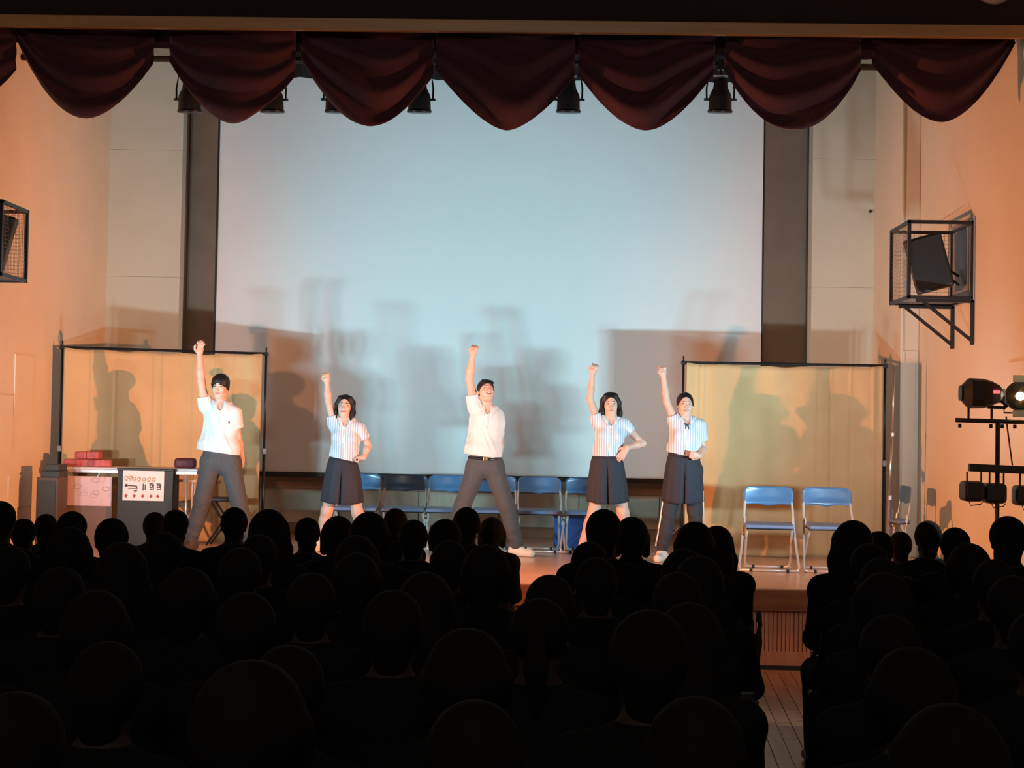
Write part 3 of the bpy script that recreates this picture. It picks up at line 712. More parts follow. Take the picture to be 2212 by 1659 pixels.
# ================================================================== people: bodies grown from a distance field
def smin(a, b, k):
    h = np.clip(.5 + .5 * (b - a) / k, 0, 1)
    return b + (a - b) * h - k * h * (1 - h)
class Field:
    def __init__(s): s.p = []; s.cuts = []
    def cone(s, a, b, ra, rb, k=.02, cut=None, sub=False):
        a = np.array(a, float); b = np.array(b, float); r = max(ra, rb)
        s.p.append(('c', a, b, ra, rb, k, cut, sub, np.minimum(a, b) - r, np.maximum(a, b) + r)); return s
    def chain(s, pts, rs, k=.02):
        for i in range(len(pts) - 1): s.cone(pts[i], pts[i + 1], rs[i], rs[i + 1], k)
        return s
    def ell(s, c, r, Fm=None, k=.02, sub=False):
        c = np.array(c, float); Fm = np.eye(3) if Fm is None else np.array(Fm, float); r = np.array(r, float)
        e = np.sqrt((Fm.T ** 2) @ (r ** 2))          # rows of Fm are the axes
        s.p.append(('e', c, r, Fm, None, k, None, sub, c - e, c + e)); return s
    def cut(s, pt, n): s.cuts.append((np.array(pt, float), _unit(n))); return s
    @staticmethod
    def _d(q, X, Y, Z):
        if q[0] == 'c':
            a, b, ra, rb = q[1:5]; ba = b - a; L = float(ba @ ba) + 1e-12
            px, py, pz = X - a[0], Y - a[1], Z - a[2]
            t = np.clip((px * ba[0] + py * ba[1] + pz * ba[2]) / L, 0, 1)
            d = np.sqrt((px - t * ba[0]) ** 2 + (py - t * ba[1]) ** 2 + (pz - t * ba[2]) ** 2) - (ra + (rb - ra) * t)
            if q[6] is not None:
                cp, cn = q[6]; d = np.maximum(d, (X - cp[0]) * cn[0] + (Y - cp[1]) * cn[1] + (Z - cp[2]) * cn[2])
            return d
        c, r, Fm = q[1:4]; px, py, pz = X - c[0], Y - c[1], Z - c[2]
        u = Fm[0][0] * px + Fm[0][1] * py + Fm[0][2] * pz
        v = Fm[1][0] * px + Fm[1][1] * py + Fm[1][2] * pz
        w_ = Fm[2][0] * px + Fm[2][1] * py + Fm[2][2] * pz
        k0 = np.sqrt((u / r[0]) ** 2 + (v / r[1]) ** 2 + (w_ / r[2]) ** 2)
        k1 = np.sqrt((u / r[0] ** 2) ** 2 + (v / r[1] ** 2) ** 2 + (w_ / r[2] ** 2) ** 2) + 1e-9
        return k0 * (k0 - 1) / k1
    def mesh(s, h):
        lo = np.min([q[8] for q in s.p if not q[7]], axis=0) - 4 * h; hi = np.max([q[9] for q in s.p if not q[7]], axis=0) + 4 * h
        n = np.ceil((hi - lo) / h).astype(int) + 1
        ax = [(lo[i] + h * np.arange(n[i])).astype(np.float32) for i in range(3)]
        f = np.full(n, .2, np.float32)
        for q in s.p:
            pad = q[5] + 2.5 * h
            i0 = np.clip(np.floor((q[8] - pad - lo) / h).astype(int), 0, n); i1 = np.clip(np.ceil((q[9] + pad - lo) / h).astype(int) + 1, 0, n)
            if (i1 <= i0).any(): continue
            sl = tuple(slice(i0[i], i1[i]) for i in range(3))
            X = ax[0][sl[0]][:, None, None]; Y = ax[1][sl[1]][None, :, None]; Z = ax[2][sl[2]][None, None, :]
            d = s._d(q, X, Y, Z)
            if q[7]: f[sl] = -smin(-f[sl], d, q[5])
            else: f[sl] = smin(f[sl], d, q[5])
        for cp, cn in s.cuts:
            f = np.maximum(f, (ax[0][:, None, None] - cp[0]) * cn[0] + (ax[1][None, :, None] - cp[1]) * cn[1] + (ax[2][None, None, :] - cp[2]) * cn[2])
        return nets(f, lo, h)
    def value(s, pts):
        pts = np.atleast_2d(pts); f = np.full(len(pts), .2)
        for q in s.p:
            d = s._d(q, pts[:, 0], pts[:, 1], pts[:, 2])
            f = -smin(-f, d, q[5]) if q[7] else smin(f, d, q[5])
        return f
    def surf(s, start, direction, dist=.2):
        t = np.linspace(0, dist, 200); pts = np.array(start) + t[:, None] * np.array(direction)
        v = s.value(pts); k = np.argmax(v < 0); return pts[k]
def nets(f, lo, h):
    sg = f < 0
    n = np.array(f.shape) - 1
    cnt = np.zeros(n, np.int8)
    for a in (0, 1):
        for b in (0, 1):
            for c in (0, 1): cnt += sg[a:n[0] + a, b:n[1] + b, c:n[2] + c]
    act = (cnt > 0) & (cnt < 8); ids = np.argwhere(act)
    idx = np.full(n, -1, np.int32); idx[act] = np.arange(len(ids))
    acc = np.zeros((len(ids), 3)); num = np.zeros(len(ids))
    I, J, K = ids.T
    cor = [(a, b, c) for a in (0, 1) for b in (0, 1) for c in (0, 1)]
    for A_ in cor:
        for ax_ in range(3):
            if A_[ax_] == 0:
                B_ = list(A_); B_[ax_] = 1
                fa = f[I + A_[0], J + A_[1], K + A_[2]]; fb = f[I + B_[0], J + B_[1], K + B_[2]]
                m_ = (fa < 0) != (fb < 0); t = np.where(m_, fa / np.where(m_, fa - fb, 1), 0)
                p_ = np.array(A_, float) + t[:, None] * (np.array(B_) - np.array(A_))
                acc += m_[:, None] * p_; num += m_
    V = (ids + acc / num[:, None]) * h + lo
    Q = []
    for ax_ in range(3):
        o1, o2 = (ax_ + 1) % 3, (ax_ + 2) % 3
        s0 = [slice(0, n[i]) for i in range(3)]; s1 = list(s0); s1[ax_] = slice(1, n[ax_] + 1)
        a = sg[tuple(s0)]; b = sg[tuple(s1)]
        e = np.argwhere(a != b); e = e[(e[:, o1] > 0) & (e[:, o2] > 0)]
        fl_ = a[tuple(e.T)]
        def g(d1, d2):
            q = e.copy(); q[:, o1] -= d1; q[:, o2] -= d2; return idx[tuple(q.T)]
        q = np.stack([g(1, 1), g(0, 1), g(0, 0), g(1, 0)], 1)
        q[~fl_] = q[~fl_][:, ::-1]; Q.append(q)
    Q = np.concatenate(Q); Q = Q[(Q >= 0).all(1)]
    return V, Q
def fobj(name, field, h, material, parent, base):
    V, Q = field.mesh(h)
    me = bpy.data.meshes.new(name)
    V = (V - base).astype(np.float32)
    me.vertices.add(len(V)); me.vertices.foreach_set('co', V.ravel())
    me.loops.add(len(Q) * 4); me.loops.foreach_set('vertex_index', Q.astype(np.int32).ravel())
    me.polygons.add(len(Q)); me.polygons.foreach_set('loop_start', np.arange(0, len(Q) * 4, 4, dtype=np.int32))
    me.materials.append(MT[material]); me.update(calc_edges=True); me.shade_smooth()
    o = bpy.data.objects.new(name, me); COL.objects.link(o); o.parent = parent
    return o
def frame(right, up):
    """rows: right, up, forward (the way the face looks)"""
    r = _unit(right); u = _unit(np.array(up) - r * np.dot(up, r)); return np.array([r, u, np.cross(r, u)])
def headframe(yaw, pitch, roll):
    """face towards -Y; +yaw turns to the viewer's right, +pitch looks up, +roll tips the crown to the viewer's right"""
    M = Matrix.Rotation(yaw, 3, 'Z') @ Matrix.Rotation(-pitch, 3, 'X') @ Matrix.Rotation(roll, 3, 'Y')
    R = np.array(M); return np.array([R @ [1, 0, 0], R @ [0, 0, 1], R @ [0, -1, 0]])
def head(f, c, H, s=1.0):
    def L(x, y, z): return c + s * (H[0] * x + H[1] * y + H[2] * z)
    f.ell(L(0, .028, -.012), s * np.array([.073, .088, .092]), H, .02)
    f.ell(L(0, -.03, .022), s * np.array([.059, .078, .064]), H, .025)
    f.ell(L(0, -.092, .050), s * np.array([.026, .020, .022]), H, .025)
    for q in (-1, 1):
        f.cone(L(q * .050, -.065, -.005), L(q * .02, -.095, .04), s * .016, s * .014, .025)
        f.ell(L(q * .036, -.022, .060), s * np.array([.022, .020, .020]), H, .02)
        f.ell(L(q * .031, .010, .094), s * np.array([.017, .011, .012]), H, .012, True)
        f.ell(L(q * .074, -.008, -.008), s * np.array([.009, .030, .017]), H, .006)
        f.cone(L(q * .013, .025, .078), L(q * .042, .026, .066), s * .007, s * .006, .012)
    f.cone(L(0, .012, .082), L(0, -.028, .100), s * .006, s * .010, .010)
    for q in (-1, 1): f.ell(L(q * .012, -.032, .090), s * np.array([.008, .007, .009]), H, .007)
    f.ell(L(0, -.055, .082), s * np.array([.024, .010, .010]), H, .012)
    return L
def small_ell(name, c, r, H, material, parent, base, n=12):
    m = MB(); vs = []; fs = []
    for i in range(n + 1):
        th_ = PI * i / n
        for k in range(n):
            ph_ = 2 * PI * k / n
            p = np.array([r[0] * math.sin(th_) * math.cos(ph_), r[1] * math.cos(th_), r[2] * math.sin(th_) * math.sin(ph_)])
            vs.append(c + p @ H - base)
    for i in range(n):
        for k in range(n): fs.append([i * n + k, i * n + (k + 1) % n, (i + 1) * n + (k + 1) % n, (i + 1) * n + k])
    return link_mesh(name, vs, fs, material, parent, True)
def face(f, L, c, H, s, parent, base, mouth='smile', eyes='open'):
    for q in (-1, 1):
        p = f.surf(L(q * .031, .008, .14), -H[2])
        if eyes == 'open':
            e = small_ell('eye', p + H[2] * -.004, (.0135, .0065, .0075), H, 'eyew', parent, base)
            small_ell('iris', p + H[2] * .001, (.0062, .0062, .0035), H, 'eyed', e, base)
            m = MB().tube([p + H[0] * x + H[1] * y + H[2] * .004 - base for x, y in ((-.015, .0), (-.007, .0062), (.005, .0065), (.015, .0))], .0018, 5); m.make('eyelash', 'hair', e)
        else:
            MB().tube([p + H[0] * x + H[1] * y + H[2] * .002 - base for x, y in ((-.014, -.002), (-.006, .003), (.006, .003), (.014, -.002))], .0024, 5).make('closed_eye', 'hair', parent)
        pb = [f.surf(L(q * x, y, .14), -H[2]) + H[2] * .001 - base for x, y in ((.016, .026), (.03, .031), (.046, .026))]
        MB().tube(pb, [.003, .0032, .0018], 6).make('eyebrow', 'hair', parent)
    pm = f.surf(L(0, -.056, .16), -H[2])
    if mouth == 'closed':
        small_ell('lips', pm - H[2] * .001, (.019, .0065, .006), H, 'lip', parent, base)
    else:
        big = 1.5 if mouth == 'laugh' else 1.0
        o = small_ell('lips', pm - H[2] * .001, (.024 * (1 + .15 * (big > 1)), .0095 * big, .0062), H, 'lip', parent, base)
        small_ell('open_mouth', pm + H[2] * .0015, (.019 * (1 + .15 * (big > 1)), .0058 * big, .0055), H, 'mouthd', o, base)
        small_ell('teeth', pm + H[2] * .003 + H[1] * .002 * big, (.016 * (1 + .15 * (big > 1)), .0032 * big, .0052), H, 'teeth', o, base)
def hand(f, w_, d, n, side, curl='fist', s=1.0):
    """w_ wrist, d along the forearm, n the way the palm side faces, side: +1/-1 thumb side along cross(d, n)"""
    d = _unit(d); n = _unit(n - d * np.dot(n, d)); t = np.cross(d, n) * side
    Q = lambda a, b, c: w_ + s * (d * a + t * b + n * c)
    f.ell(Q(.046, 0, 0), s * np.array([.046, .038, .016]), np.array([d, t, n]), .014)
    f.cone(w_, Q(.03, 0, 0), s * .025, s * .026, .015)
    for i, (b, L_) in enumerate(((.030, .95), (.010, 1.05), (-.010, 1.0), (-.029, .82))):
        r = s * (.0098 if i < 3 else .0085)
        if curl == 'fist': pts = [(.080, b, .0), (.096, b, .022 * L_), (.080, b * .95, .046 * L_), (.055, b * .9, .040), (.052, b * .9, .022)]
        elif curl == 'cup': pts = [(.082, b, 0), (.115, b * 1.1, .010), (.135 * L_, b * 1.1, .032), (.128 * L_, b, .052)]
        else: pts = [(.082, b, 0), (.118, b * 1.15, .006), (.142 * L_, b * 1.2, .016), (.160 * L_, b * 1.2, .028)]
        f.chain([Q(*p) for p in pts], [r, r, r * .95, r * .88, r * .85], .005)
    if curl == 'fist': th_ = [(.022, .030, .006), (.045, .044, .026), (.062, .030, .052), (.064, .006, .058)]
    else: th_ = [(.022, .030, .004), (.045, .052, .014), (.072, .062, .026), (.095, .058, .034)]
    f.chain([Q(*p) for p in th_], [s * .014, s * .0125, s * .011, s * .0095], .008)
def lerp(a, b, t): return a + (b - a) * t
def performer(label, J, opt):
    """J: joints as (px, py, depth offset) at depth d0"""
    d0 = opt['d']; s = opt.get('s', 1.0)
    j = {k: P(v[0], v[1], d0 + (v[2] if len(v) > 2 else 0)) for k, v in J.items()}
    base = np.array([(j['anL'][0] + j['anR'][0]) / 2, d0, SF])
    for k in ('L', 'R'):           # feet on the floor
        j['an' + k][2] = SF + .085
    t = thing('person', label, 'person', base)
    h = .0062
    wom = opt.get('woman', False)
    # ---- body
    f = Field()
    H = headframe(*opt['head'])
    L = head(f, j['head'], H, s)
    neckb = j['neck']; nt_ = j['head'] - H[1] * .07 * s - H[2] * .02 * s
    f.cone(neckb - np.array([0, -.01, .02]), nt_, .054 * s * (.88 if wom else 1), .047 * s * (.9 if wom else 1), .03)
    pel = (j['hipL'] + j['hipR']) / 2
    shm = (j['shL'] + j['shR']) / 2
    spine = neckb - pel; up = _unit(spine)
    acr = _unit(j['hipR'] - j['hipL'] + .6 * (j['shR'] - j['shL'])); FR = frame(acr, up)
    hwid = .8 if wom else 1.0
    hipw = np.linalg.norm(j['hipR'] - j['hipL']) / 2
    sec = [(.02, hipw + (.058 if wom else .085), .095 if wom else .105), (.2, hipw + (.048 if wom else .07), .09 if wom else .10), (.42, .125 * (.92 if wom else 1.08) * s, .088), (.62, .148 * (.9 if wom else 1.05) * s, .10), (.80, .155 * (.88 if wom else 1.05) * s, .098), (.92, .12 * s, .075)]
    cen = lambda t_: pel + spine * t_
    for (tt, a, b) in sec: f.ell(cen(tt), (a, .085, b), FR, .05)
    if wom:
        for q in (-1, 1): f.ell(cen(.68) + FR[0] * q * .065 + FR[2] * .075, (.05, .05, .04), FR, .03)
    for k, q in (('L', -1), ('R', 1)):
        sh, el, wr_ = j['sh' + k], j['el' + k], j['wr' + k]
        f.cone(cen(.88), sh, .055 * s, .050 * s, .04)
        f.cone(sh, el, .049 * s * (.86 if wom else 1), .037 * s * (.9 if wom else 1), .03)
        mid = lerp(el, wr_, .35)
        f.cone(el, mid, .038 * s * (.88 if wom else 1), .040 * s * (.86 if wom else 1), .02)
        f.cone(mid, wr_, .040 * s * (.86 if wom else 1), .026 * s * (.92 if wom else 1), .02)
        hn = opt.get('palm' + k, (0, -1, 0)); hd = opt.get('hdir' + k); hd = np.array(hd, float) if hd else wr_ - el
        hand(f, wr_, hd, np.array(hn, float), opt.get('thumb' + k, 1), opt.get('curl' + k, 'fist'), s * .97)
        hp, kn, an = j['hip' + k], j['kn' + k], j['an' + k]
        f.cone(hp, kn, .068 if wom else .084, .054, .04)
        c1 = lerp(kn, an, .3) + np.array([0, .012, 0])
        f.cone(kn, c1, .054, .053 if wom else .056, .03); f.cone(c1, an, .053, .036, .03)
        toe = np.array(opt.get('toe' + k, (q * .35, -1, 0)), float); toe = _unit(toe)
        f.cone(an, an + np.array([0, 0, -.04]) - toe * .03, .036, .036, .02); f.cone(an + np.array([0, 0, -.03]), an + toe * .15 + np.array([0, 0, -.06]), .034, .022, .02)
    body = fobj('body', f, h, 'skin', t, base)
    hf = Field(); head(hf, j['head'], H, s)
    face(hf, L, j['head'], H, s, body, base, opt.get('mouth', 'smile'), opt.get('eyes', 'open'))
    # ---- shoes
    for k, q in (('L', -1), ('R', 1)):
        an = j['an' + k]; toe = _unit(np.array(opt.get('toe' + k, (q * .35, -1, 0)), float)); sd = np.cross(toe, [0, 0, 1])
        g = Field(); b0 = an - np.array([0, 0, .085])
        g.cone(b0 - toe * .045 + [0, 0, .045], b0 + toe * .15 + [0, 0, .035], .046, .040, .02)
        g.cone(b0 - toe * .03 + [0, 0, .055], b0 + toe * .03 + [0, 0, .075], .046, .040, .03)
        g.cone(b0 + [0, 0, .06], an + [0, 0, .015], .046, .044, .02)
        g.cut(b0 + np.array([0, 0, .002]), (0, 0, -1)); g.cut(an + np.array([0, 0, .02]), (0, 0, 1))
        fobj('shoe', g, .007, opt.get('shoe', 'shoe'), t, base)
    # ---- lower clothing
    ws = j['waistL']; we = j['waistR']; wc = (ws + we) / 2; wn = _unit(np.array([-(we - ws)[2], 0, (we - ws)[0]])); wn = wn if wn[2] > 0 else -wn
    if opt['lower'] in ('trouser', 'both'):
        g = Field(); lo_ = opt.get('loose', 1.0)
        mt = opt.get('trousermat', 'greyp')
        for (tt, a, b) in sec[:3]: g.ell(cen(tt), (a + .014, .10, b + .016), FR, .05)
        g.cone(j['hipL'], j['hipR'], .105, .105, .04)
        for k in 'LR':
            hp, kn, an = j['hip' + k], j['kn' + k], j['an' + k]
            g.cone(hp, kn, .105 * lo_, .080 * lo_, .03); g.cone(kn, lerp(kn, an, .55), .080 * lo_, .072 * lo_, .03)
            g.cone(lerp(kn, an, .55), an + np.array([0, 0, .03]), .072 * lo_, opt.get('cuff', .066), .03)
            for q in (.15, .5, .8): g.cone(lerp(kn, an, q) + [-.04, -.05, .02], lerp(kn, an, q) + [.04, -.05, -.02], .012, .012, .03, sub=False)
        g.cut(wc + wn * .01, wn)
        fobj('trousers', g, .0075, mt, t, base)
        if opt.get('stripe'):
            for k, q in (('L', -1), ('R', 1)):
                kn, an = j['kn' + k], j['an' + k]; hp = j['hip' + k]
                MB().tube([lerp(hp, kn, .5) + [q * .088, -.02, 0] - base, kn + [q * .078, -.02, 0] - base, lerp(kn, an, .55) + [q * .070, -.02, 0] - base, an + [q * .062, -.02, .06] - base], .008, 6).make('side_stripe', 'shoe', t, True)
    if opt['lower'] in ('skirt', 'both'):
        hl, hr = j['hemL'], j['hemR']; hc = (hl + hr) / 2
        w0 = np.linalg.norm(we - ws) / 2; w1 = np.linalg.norm(hr - hl) / 2
        NT, NV = 128, 18; V = []; Fc = []
        for iv in range(NV + 1):
            v = iv / NV; c_ = lerp(wc, hc, v); ax1 = _unit(lerp(_unit(we - ws), _unit(hr - hl), v))
            rx = w0 + (w1 - w0) * (v ** .55); ry = .112 + .05 * v ** .6
            for it in range(NT):
                th_ = 2 * PI * it / NT
                r_ = 1 + .020 * v * math.sin(th_ * 9 + 1) + .012 * v * math.sin(th_ * 17)
                da = (th_ - 1.5 * PI); r_ -= (.26 * v + .05) * math.exp(-(da / .055) ** 2)
                for e_ in (-.17, .17): r_ += .03 * v * math.exp(-((da - e_) / .06) ** 2)
                pz_ = c_ + ax1 * rx * r_ * math.cos(th_) + np.array([0, 1, 0]) * ry * r_ * math.sin(th_)
                pz_[2] += .012 * v * math.cos(2 * th_)
                V.append(pz_ - base)
        for iv in range(NV):
            for it in range(NT): k_ = iv * NT; Fc.append([k_ + it, k_ + NT + it, k_ + NT + (it + 1) % NT, k_ + (it + 1) % NT])
        o = link_mesh('skirt', V, Fc, 'navy', t, True); o.modifiers.new('thick', 'SOLIDIFY').thickness = -.004
        m = MB(); n_ = 40; ring_ = [wc + _unit(we - ws) * (w0 + .004) * math.cos(a) + np.array([0, .109, 0]) * math.sin(a) - base for a in np.linspace(0, 2 * PI, n_)]
        m.tube(ring_, .010, 6, False); m.make('waistband', 'navy', t, True)
    # ---- shirt
    g = Field(); slk = opt.get('slack', .018)
    hemL, hemR = j['sheetL'], j['sheetR']; hmc = (hemL + hemR) / 2; hn = _unit(np.array([-(hemR - hemL)[2], 0, (hemR - hemL)[0]])); hn = hn if hn[2] > 0 else -hn
    hw_ = np.linalg.norm(hemR - hemL) / 2
    for (tt, a, b) in sec[2:]: g.ell(cen(tt), (a + slk, .085 + slk, b + slk), FR, .05)
    if wom:
        for q in (-1, 1): g.ell(cen(.68) + FR[0] * q * .062 + FR[2] * .072, (.062, .062, .056), FR, .035)
    g.ell(hmc - hn * .01, (hw_, .10, .125 if not wom else .112), FR, .05); g.ell(hmc + hn * .07, (hw_ * .98, .10, .122 if not wom else .110), FR, .05)
    for k in 'LR':
        sh, el = j['sh' + k], j['el' + k]; sl = opt.get('sleeve' + k, .5); dn = _unit(el - sh)
        g.cone(cen(.88), sh, .066 * s, .064 * s, .04)
        g.cone(sh, lerp(sh, el, sl + .25), .064 * s * (.93 if wom else 1), .070 * s * (.9 if wom else 1.05), .03, (lerp(sh, el, sl), dn))
    rr_ = random.Random(opt.get('seed', 1))
    for w__ in opt.get('folds', []):     # raised folds running over the cloth
        a_, b_ = P(w__[0], w__[1], d0), P(w__[2], w__[3], d0); sp_ = []
        for q_ in np.linspace(0, 1, 9):
            p_ = lerp(a_, b_, q_) + np.array([.008 * math.sin(q_ * 5), -.5, 0]); r_ = g.surf(p_, (0, 1, 0), .8)
            if r_[1] > p_[1] + .1: sp_.append(r_ + [0, .007, 0])
        if len(sp_) > 2: g.chain(sp_, [.006 + .008 * math.sin(PI * (k_ + .5) / len(sp_)) for k_ in range(len(sp_))], .014)
    g.cut(hmc, -hn)
    nk = j['neck']; g.ell(nk + np.array([0, -.085, .015]), (.030, .06, .062), np.eye(3), .01, True)
    g.cone(nk + np.array([0, 0, .0]), nk + (nt_ - nk) * 1.6, .050 * s, .060 * s, .008, sub=True)
    fobj('shirt', g, .0065, opt['shirt'], t, base)
    # collar: two leaves round the neck
    cm = opt.get('collarmat', opt['shirt'])
    for q in (-1, 1):
        V = []; Fc = []; n_ = 11
        for i_, a in enumerate(np.linspace(.30, PI, n_)):
            dr_ = np.array([q * math.sin(a), -math.cos(a), 0]); fr_ = max(0, 1 - a / 1.3)
            up_ = nk + dr_ * .060 * s + np.array([0, 0, .034 - .040 * fr_])
            rad = (.098 + .020 * math.exp(-((a - .35) / .25) ** 2)) * s
            st_p = nk + dr_ * rad + np.array([0, 0, .16]); lo_p = g.surf(st_p, (0, 0, -1), .4)
            if lo_p[2] > st_p[2] - .01: lo_p = nk + dr_ * rad
            mid_ = lerp(up_, lo_p, .45) + np.array([0, 0, .012]) + dr_ * .006
            V += [up_ - base, mid_ - base, lo_p + np.array([0, 0, .005]) + dr_ * .004 - base]
        for i_ in range(n_ - 1):
            for c_ in range(2): Fc.append([3 * i_ + c_, 3 * i_ + c_ + 1, 3 * i_ + 4 + c_, 3 * i_ + 3 + c_])
        o = link_mesh('collar', V, Fc, 'polo' if cm == 'blouse' else cm, t, True); o.modifiers.new('thick', 'SOLIDIFY').thickness = .005
    if wom:
        pts = []
        for tt in np.linspace(.06, .98, 8):
            p0 = lerp(nk - np.array([0, 0, .06]), hmc, tt); pts.append(g.surf(p0 + np.array([0, -.4, 0]), (0, 1, 0), .7) + [0, -.0015, 0] - base)
        MB().tube(pts, .007, 4).make('button_placket', 'polo', t)
        for tt in (1, 2, 3, 4, 5, 6): small_ell('button', pts[tt] + [0, -.006, 0] + base, (.005, .005, .002), np.array([[1, 0, 0], [0, 0, 1], [0, -1, 0]]), 'paper', t, base, 8)
        m = MB(); p0 = g.surf(nk + np.array([0, -.4, -.045]), (0, 1, 0), .7) - base
        m.obox(p0 + [0, -.006, .012], (.026, .012, .02), None, .004); m.obox(p0 + [-.012, -.006, -.012], (.013, .006, .045), Matrix.Rotation(.2, 3, 'Y'), .002); m.obox(p0 + [.012, -.006, -.012], (.013, .006, .045), Matrix.Rotation(-.2, 3, 'Y'), .002)
        m.make('neck_ribbon', 'collar', t)
    else:
        p0 = nk + np.array([0, 0, -.05]); pts = []
        for tt in np.linspace(0, .13, 5): pts.append(g.surf(p0 + np.array([.004, -.4, -tt]), (0, 1, 0), .7) + [0, -.001, 0] - base)
        MB().tube(pts, .008, 4).make('button_placket', 'polo', t)
    if 'crest' in opt:
        pc_ = P(opt['crest'][0], opt['crest'][1], d0) + np.array([0, -.5, 0]); pc_ = g.surf(pc_, (0, 1, 0), .8)
        small_ell('chest_crest', pc_, (.012, .018, .003), np.array([[1, 0, 0], [0, 0, 1], [0, -1, 0]]), 'dred', t, base, 10)
    if opt.get('belt'):
        m = MB(); w0 = np.linalg.norm(we - ws) / 2; e1 = _unit(we - ws)
        ring_ = [wc + e1 * (w0 - .006) * math.cos(a) + np.array([0, .119, 0]) * math.sin(a) - wn * .014 for a in np.linspace(0, 2 * PI, 40)]
        m.tube([p_ - base for p_ in ring_], .014, 6, False); b_ = m.make('belt', 'belt', t, True)
        MB().obox(wc + np.array([.01, -.134, -.014]) - base, (.04, .012, .034), None, .004).make('buckle', 'brass', b_)
    # ---- hair
    g = Field(); st_ = opt['hair']; c = j['head']
    g.ell(L(0, .040, -.022), s * np.array([.083, .092, .098]), H, .01)
    if st_ == 'curtain':
        g.ell(L(0, .05, .0), s * np.array([.086, .078, .092]), H, .01)
        for q in (-1, 1): g.cone(L(q * .07, .02, .0), L(q * .075, -.022, -.008), s * .022, s * .012, .02)
        g.ell(L(0, -.05, .088), s * np.array([.062, .092, .07]), H, .010, True)
        for q, y0 in ((-1, .0), (1, -.004)):
            for k_ in range(5): g.cone(L(q * .008, .090, .060), L(q * (.030 + .010 * k_), .036 + y0 - .004 * k_, .082 - .008 * k_), s * .013, s * .0075, .006)
        g.cone(L(-.010, .066, .098), L(-.014, .01, .112), s * .007, s * .019, .008, sub=True)
    elif st_ == 'short':
        g.ell(L(0, -.055, .085), s * np.array([.062, .105, .07]), H, .012, True)
        for q in (-1, 1): g.cone(L(q * .072, .02, .0), L(q * .074, -.018, -.0), s * .014, s * .007, .012)
        for k_ in range(7): g.cone(L(-.048 + .016 * k_, .095, .035), L(-.05 + .018 * k_, .062 + .004 * (k_ % 2), .074), s * .012, s * .006, .014)
    elif st_ == 'bob':
        for q in (-1, 1):
            g.chain([L(q * .05, .085, .03), L(q * .083, .02, .015), L(q * .084, -.06, .02), L(q * .072, -.145, .035)], [.028 * s, .020 * s, .018 * s, .010 * s], .02)
            g.chain([L(q * .06, .05, -.05), L(q * .075, -.05, -.04), L(q * .06, -.15, -.03)], [.04, .03, .015], .03)
        g.chain([L(0, .0, -.08), L(0, -.12, -.07)], [.05, .03], .03)
        g.ell(L(0, -.045, .095), s * np.array([.060, .118, .080]), H, .010, True)
    elif st_ == 'long':
        for q in (-1, 1):
            ln = -.20 if q < 0 else -.27
            g.chain([L(q * .045, .09, .03), L(q * .082, .02, .010), L(q * .086, -.07, .012), L(q * (.095 if q > 0 else .10), ln, .03)], [.028 * s, .022 * s, .024 * s, .014 * s], .02)
            g.chain([L(q * .06, .04, -.05), L(q * .08, -.08, -.04), L(q * .085, -.22, -.02)], [.04, .034, .02], .03)
        g.chain([L(0, .0, -.08), L(0, -.2, -.09)], [.06, .045], .03)
        g.ell(L(0, -.045, .098), s * np.array([.057, .120, .082]), H, .010, True)
    elif st_ == 'tied':
        g.ell(L(0, -.045, .088), s * np.array([.068, .124, .080]), H, .010, True)
        g.ell(L(0, .0, -.13), s * np.array([.035, .04, .035]), H, .02); g.chain([L(0, -.01, -.14), L(0, -.14, -.11)], [.03, .014], .02)
        for q in (-1, 1): g.cone(L(q * .072, .02, .0), L(q * .076, -.03, -.005), s * .012, s * .006, .012)
    ho = fobj('hair', g, .0055, 'hair', t, base)
    return t
performer('man in a white polo shirt raising an open hand, at the left backdrop cloth', dict(
    head=(476, 836), neck=(480, 876, .01), shL=(444, 877), elL=(434, 823, -.02), wrL=(431, 765, -.03), shR=(507, 893), elR=(513, 944, .03), wrR=(522, 990, .10),
    hipL=(457, 1000), hipR=(497, 1002), knL=(437, 1080, -.02), knR=(516, 1082, -.02), anL=(413, 1166), anR=(540, 1166),
    waistL=(436, 974), waistR=(514, 983), sheetL=(424, 970), sheetR=(518, 984)),
    dict(d=14.7, s=1.0, head=(-.10, -.08, .03), lower='trouser', shirt='polo', hair='curtain', mouth='closed', curlL='cup', hdirL=(.12, -.2, 1), thumbL=-1, palmL=(.5, -1, 0), palmR=(-1, 0, 0), thumbR=1, crest=(498, 912), shoe='dshoe',
         sleeveL=.36, sleeveR=.62, slack=.02, folds=[(446, 895, 436, 965), (455, 890, 480, 965), (462, 900, 505, 975), (450, 900, 448, 968)], collarmat='polo'))
performer('woman in a striped blouse and navy skirt, left of the central man, hand on hip', dict(
    head=(745, 879), neck=(748, 911, .01), shL=(722, 916), elL=(709, 866, -.02), wrL=(706, 826, -.03), shR=(776, 926), elR=(796, 962, .03), wrR=(786, 989, -.06),
    hipL=(729, 1018), hipR=(759, 1022), knL=(706, 1105, -.02), knR=(772, 1107, -.02), anL=(690, 1170), anR=(786, 1172),
    waistL=(715, 986), waistR=(770, 1000), sheetL=(711, 985), sheetR=(771, 999), hemL=(693, 1084), hemR=(784, 1088)),
    dict(d=14.9, s=.96, woman=True, head=(.0, .12, .05), lower='skirt', shirt='blouse', hair='bob', mouth='smile', eyes='closed', palmR=(0, .3, -1), hdirR=(-1, -.1, .05), thumbR=-1, sleeveL=.36, sleeveR=.62, slack=.014, curlR='fist', thumbL=-1))
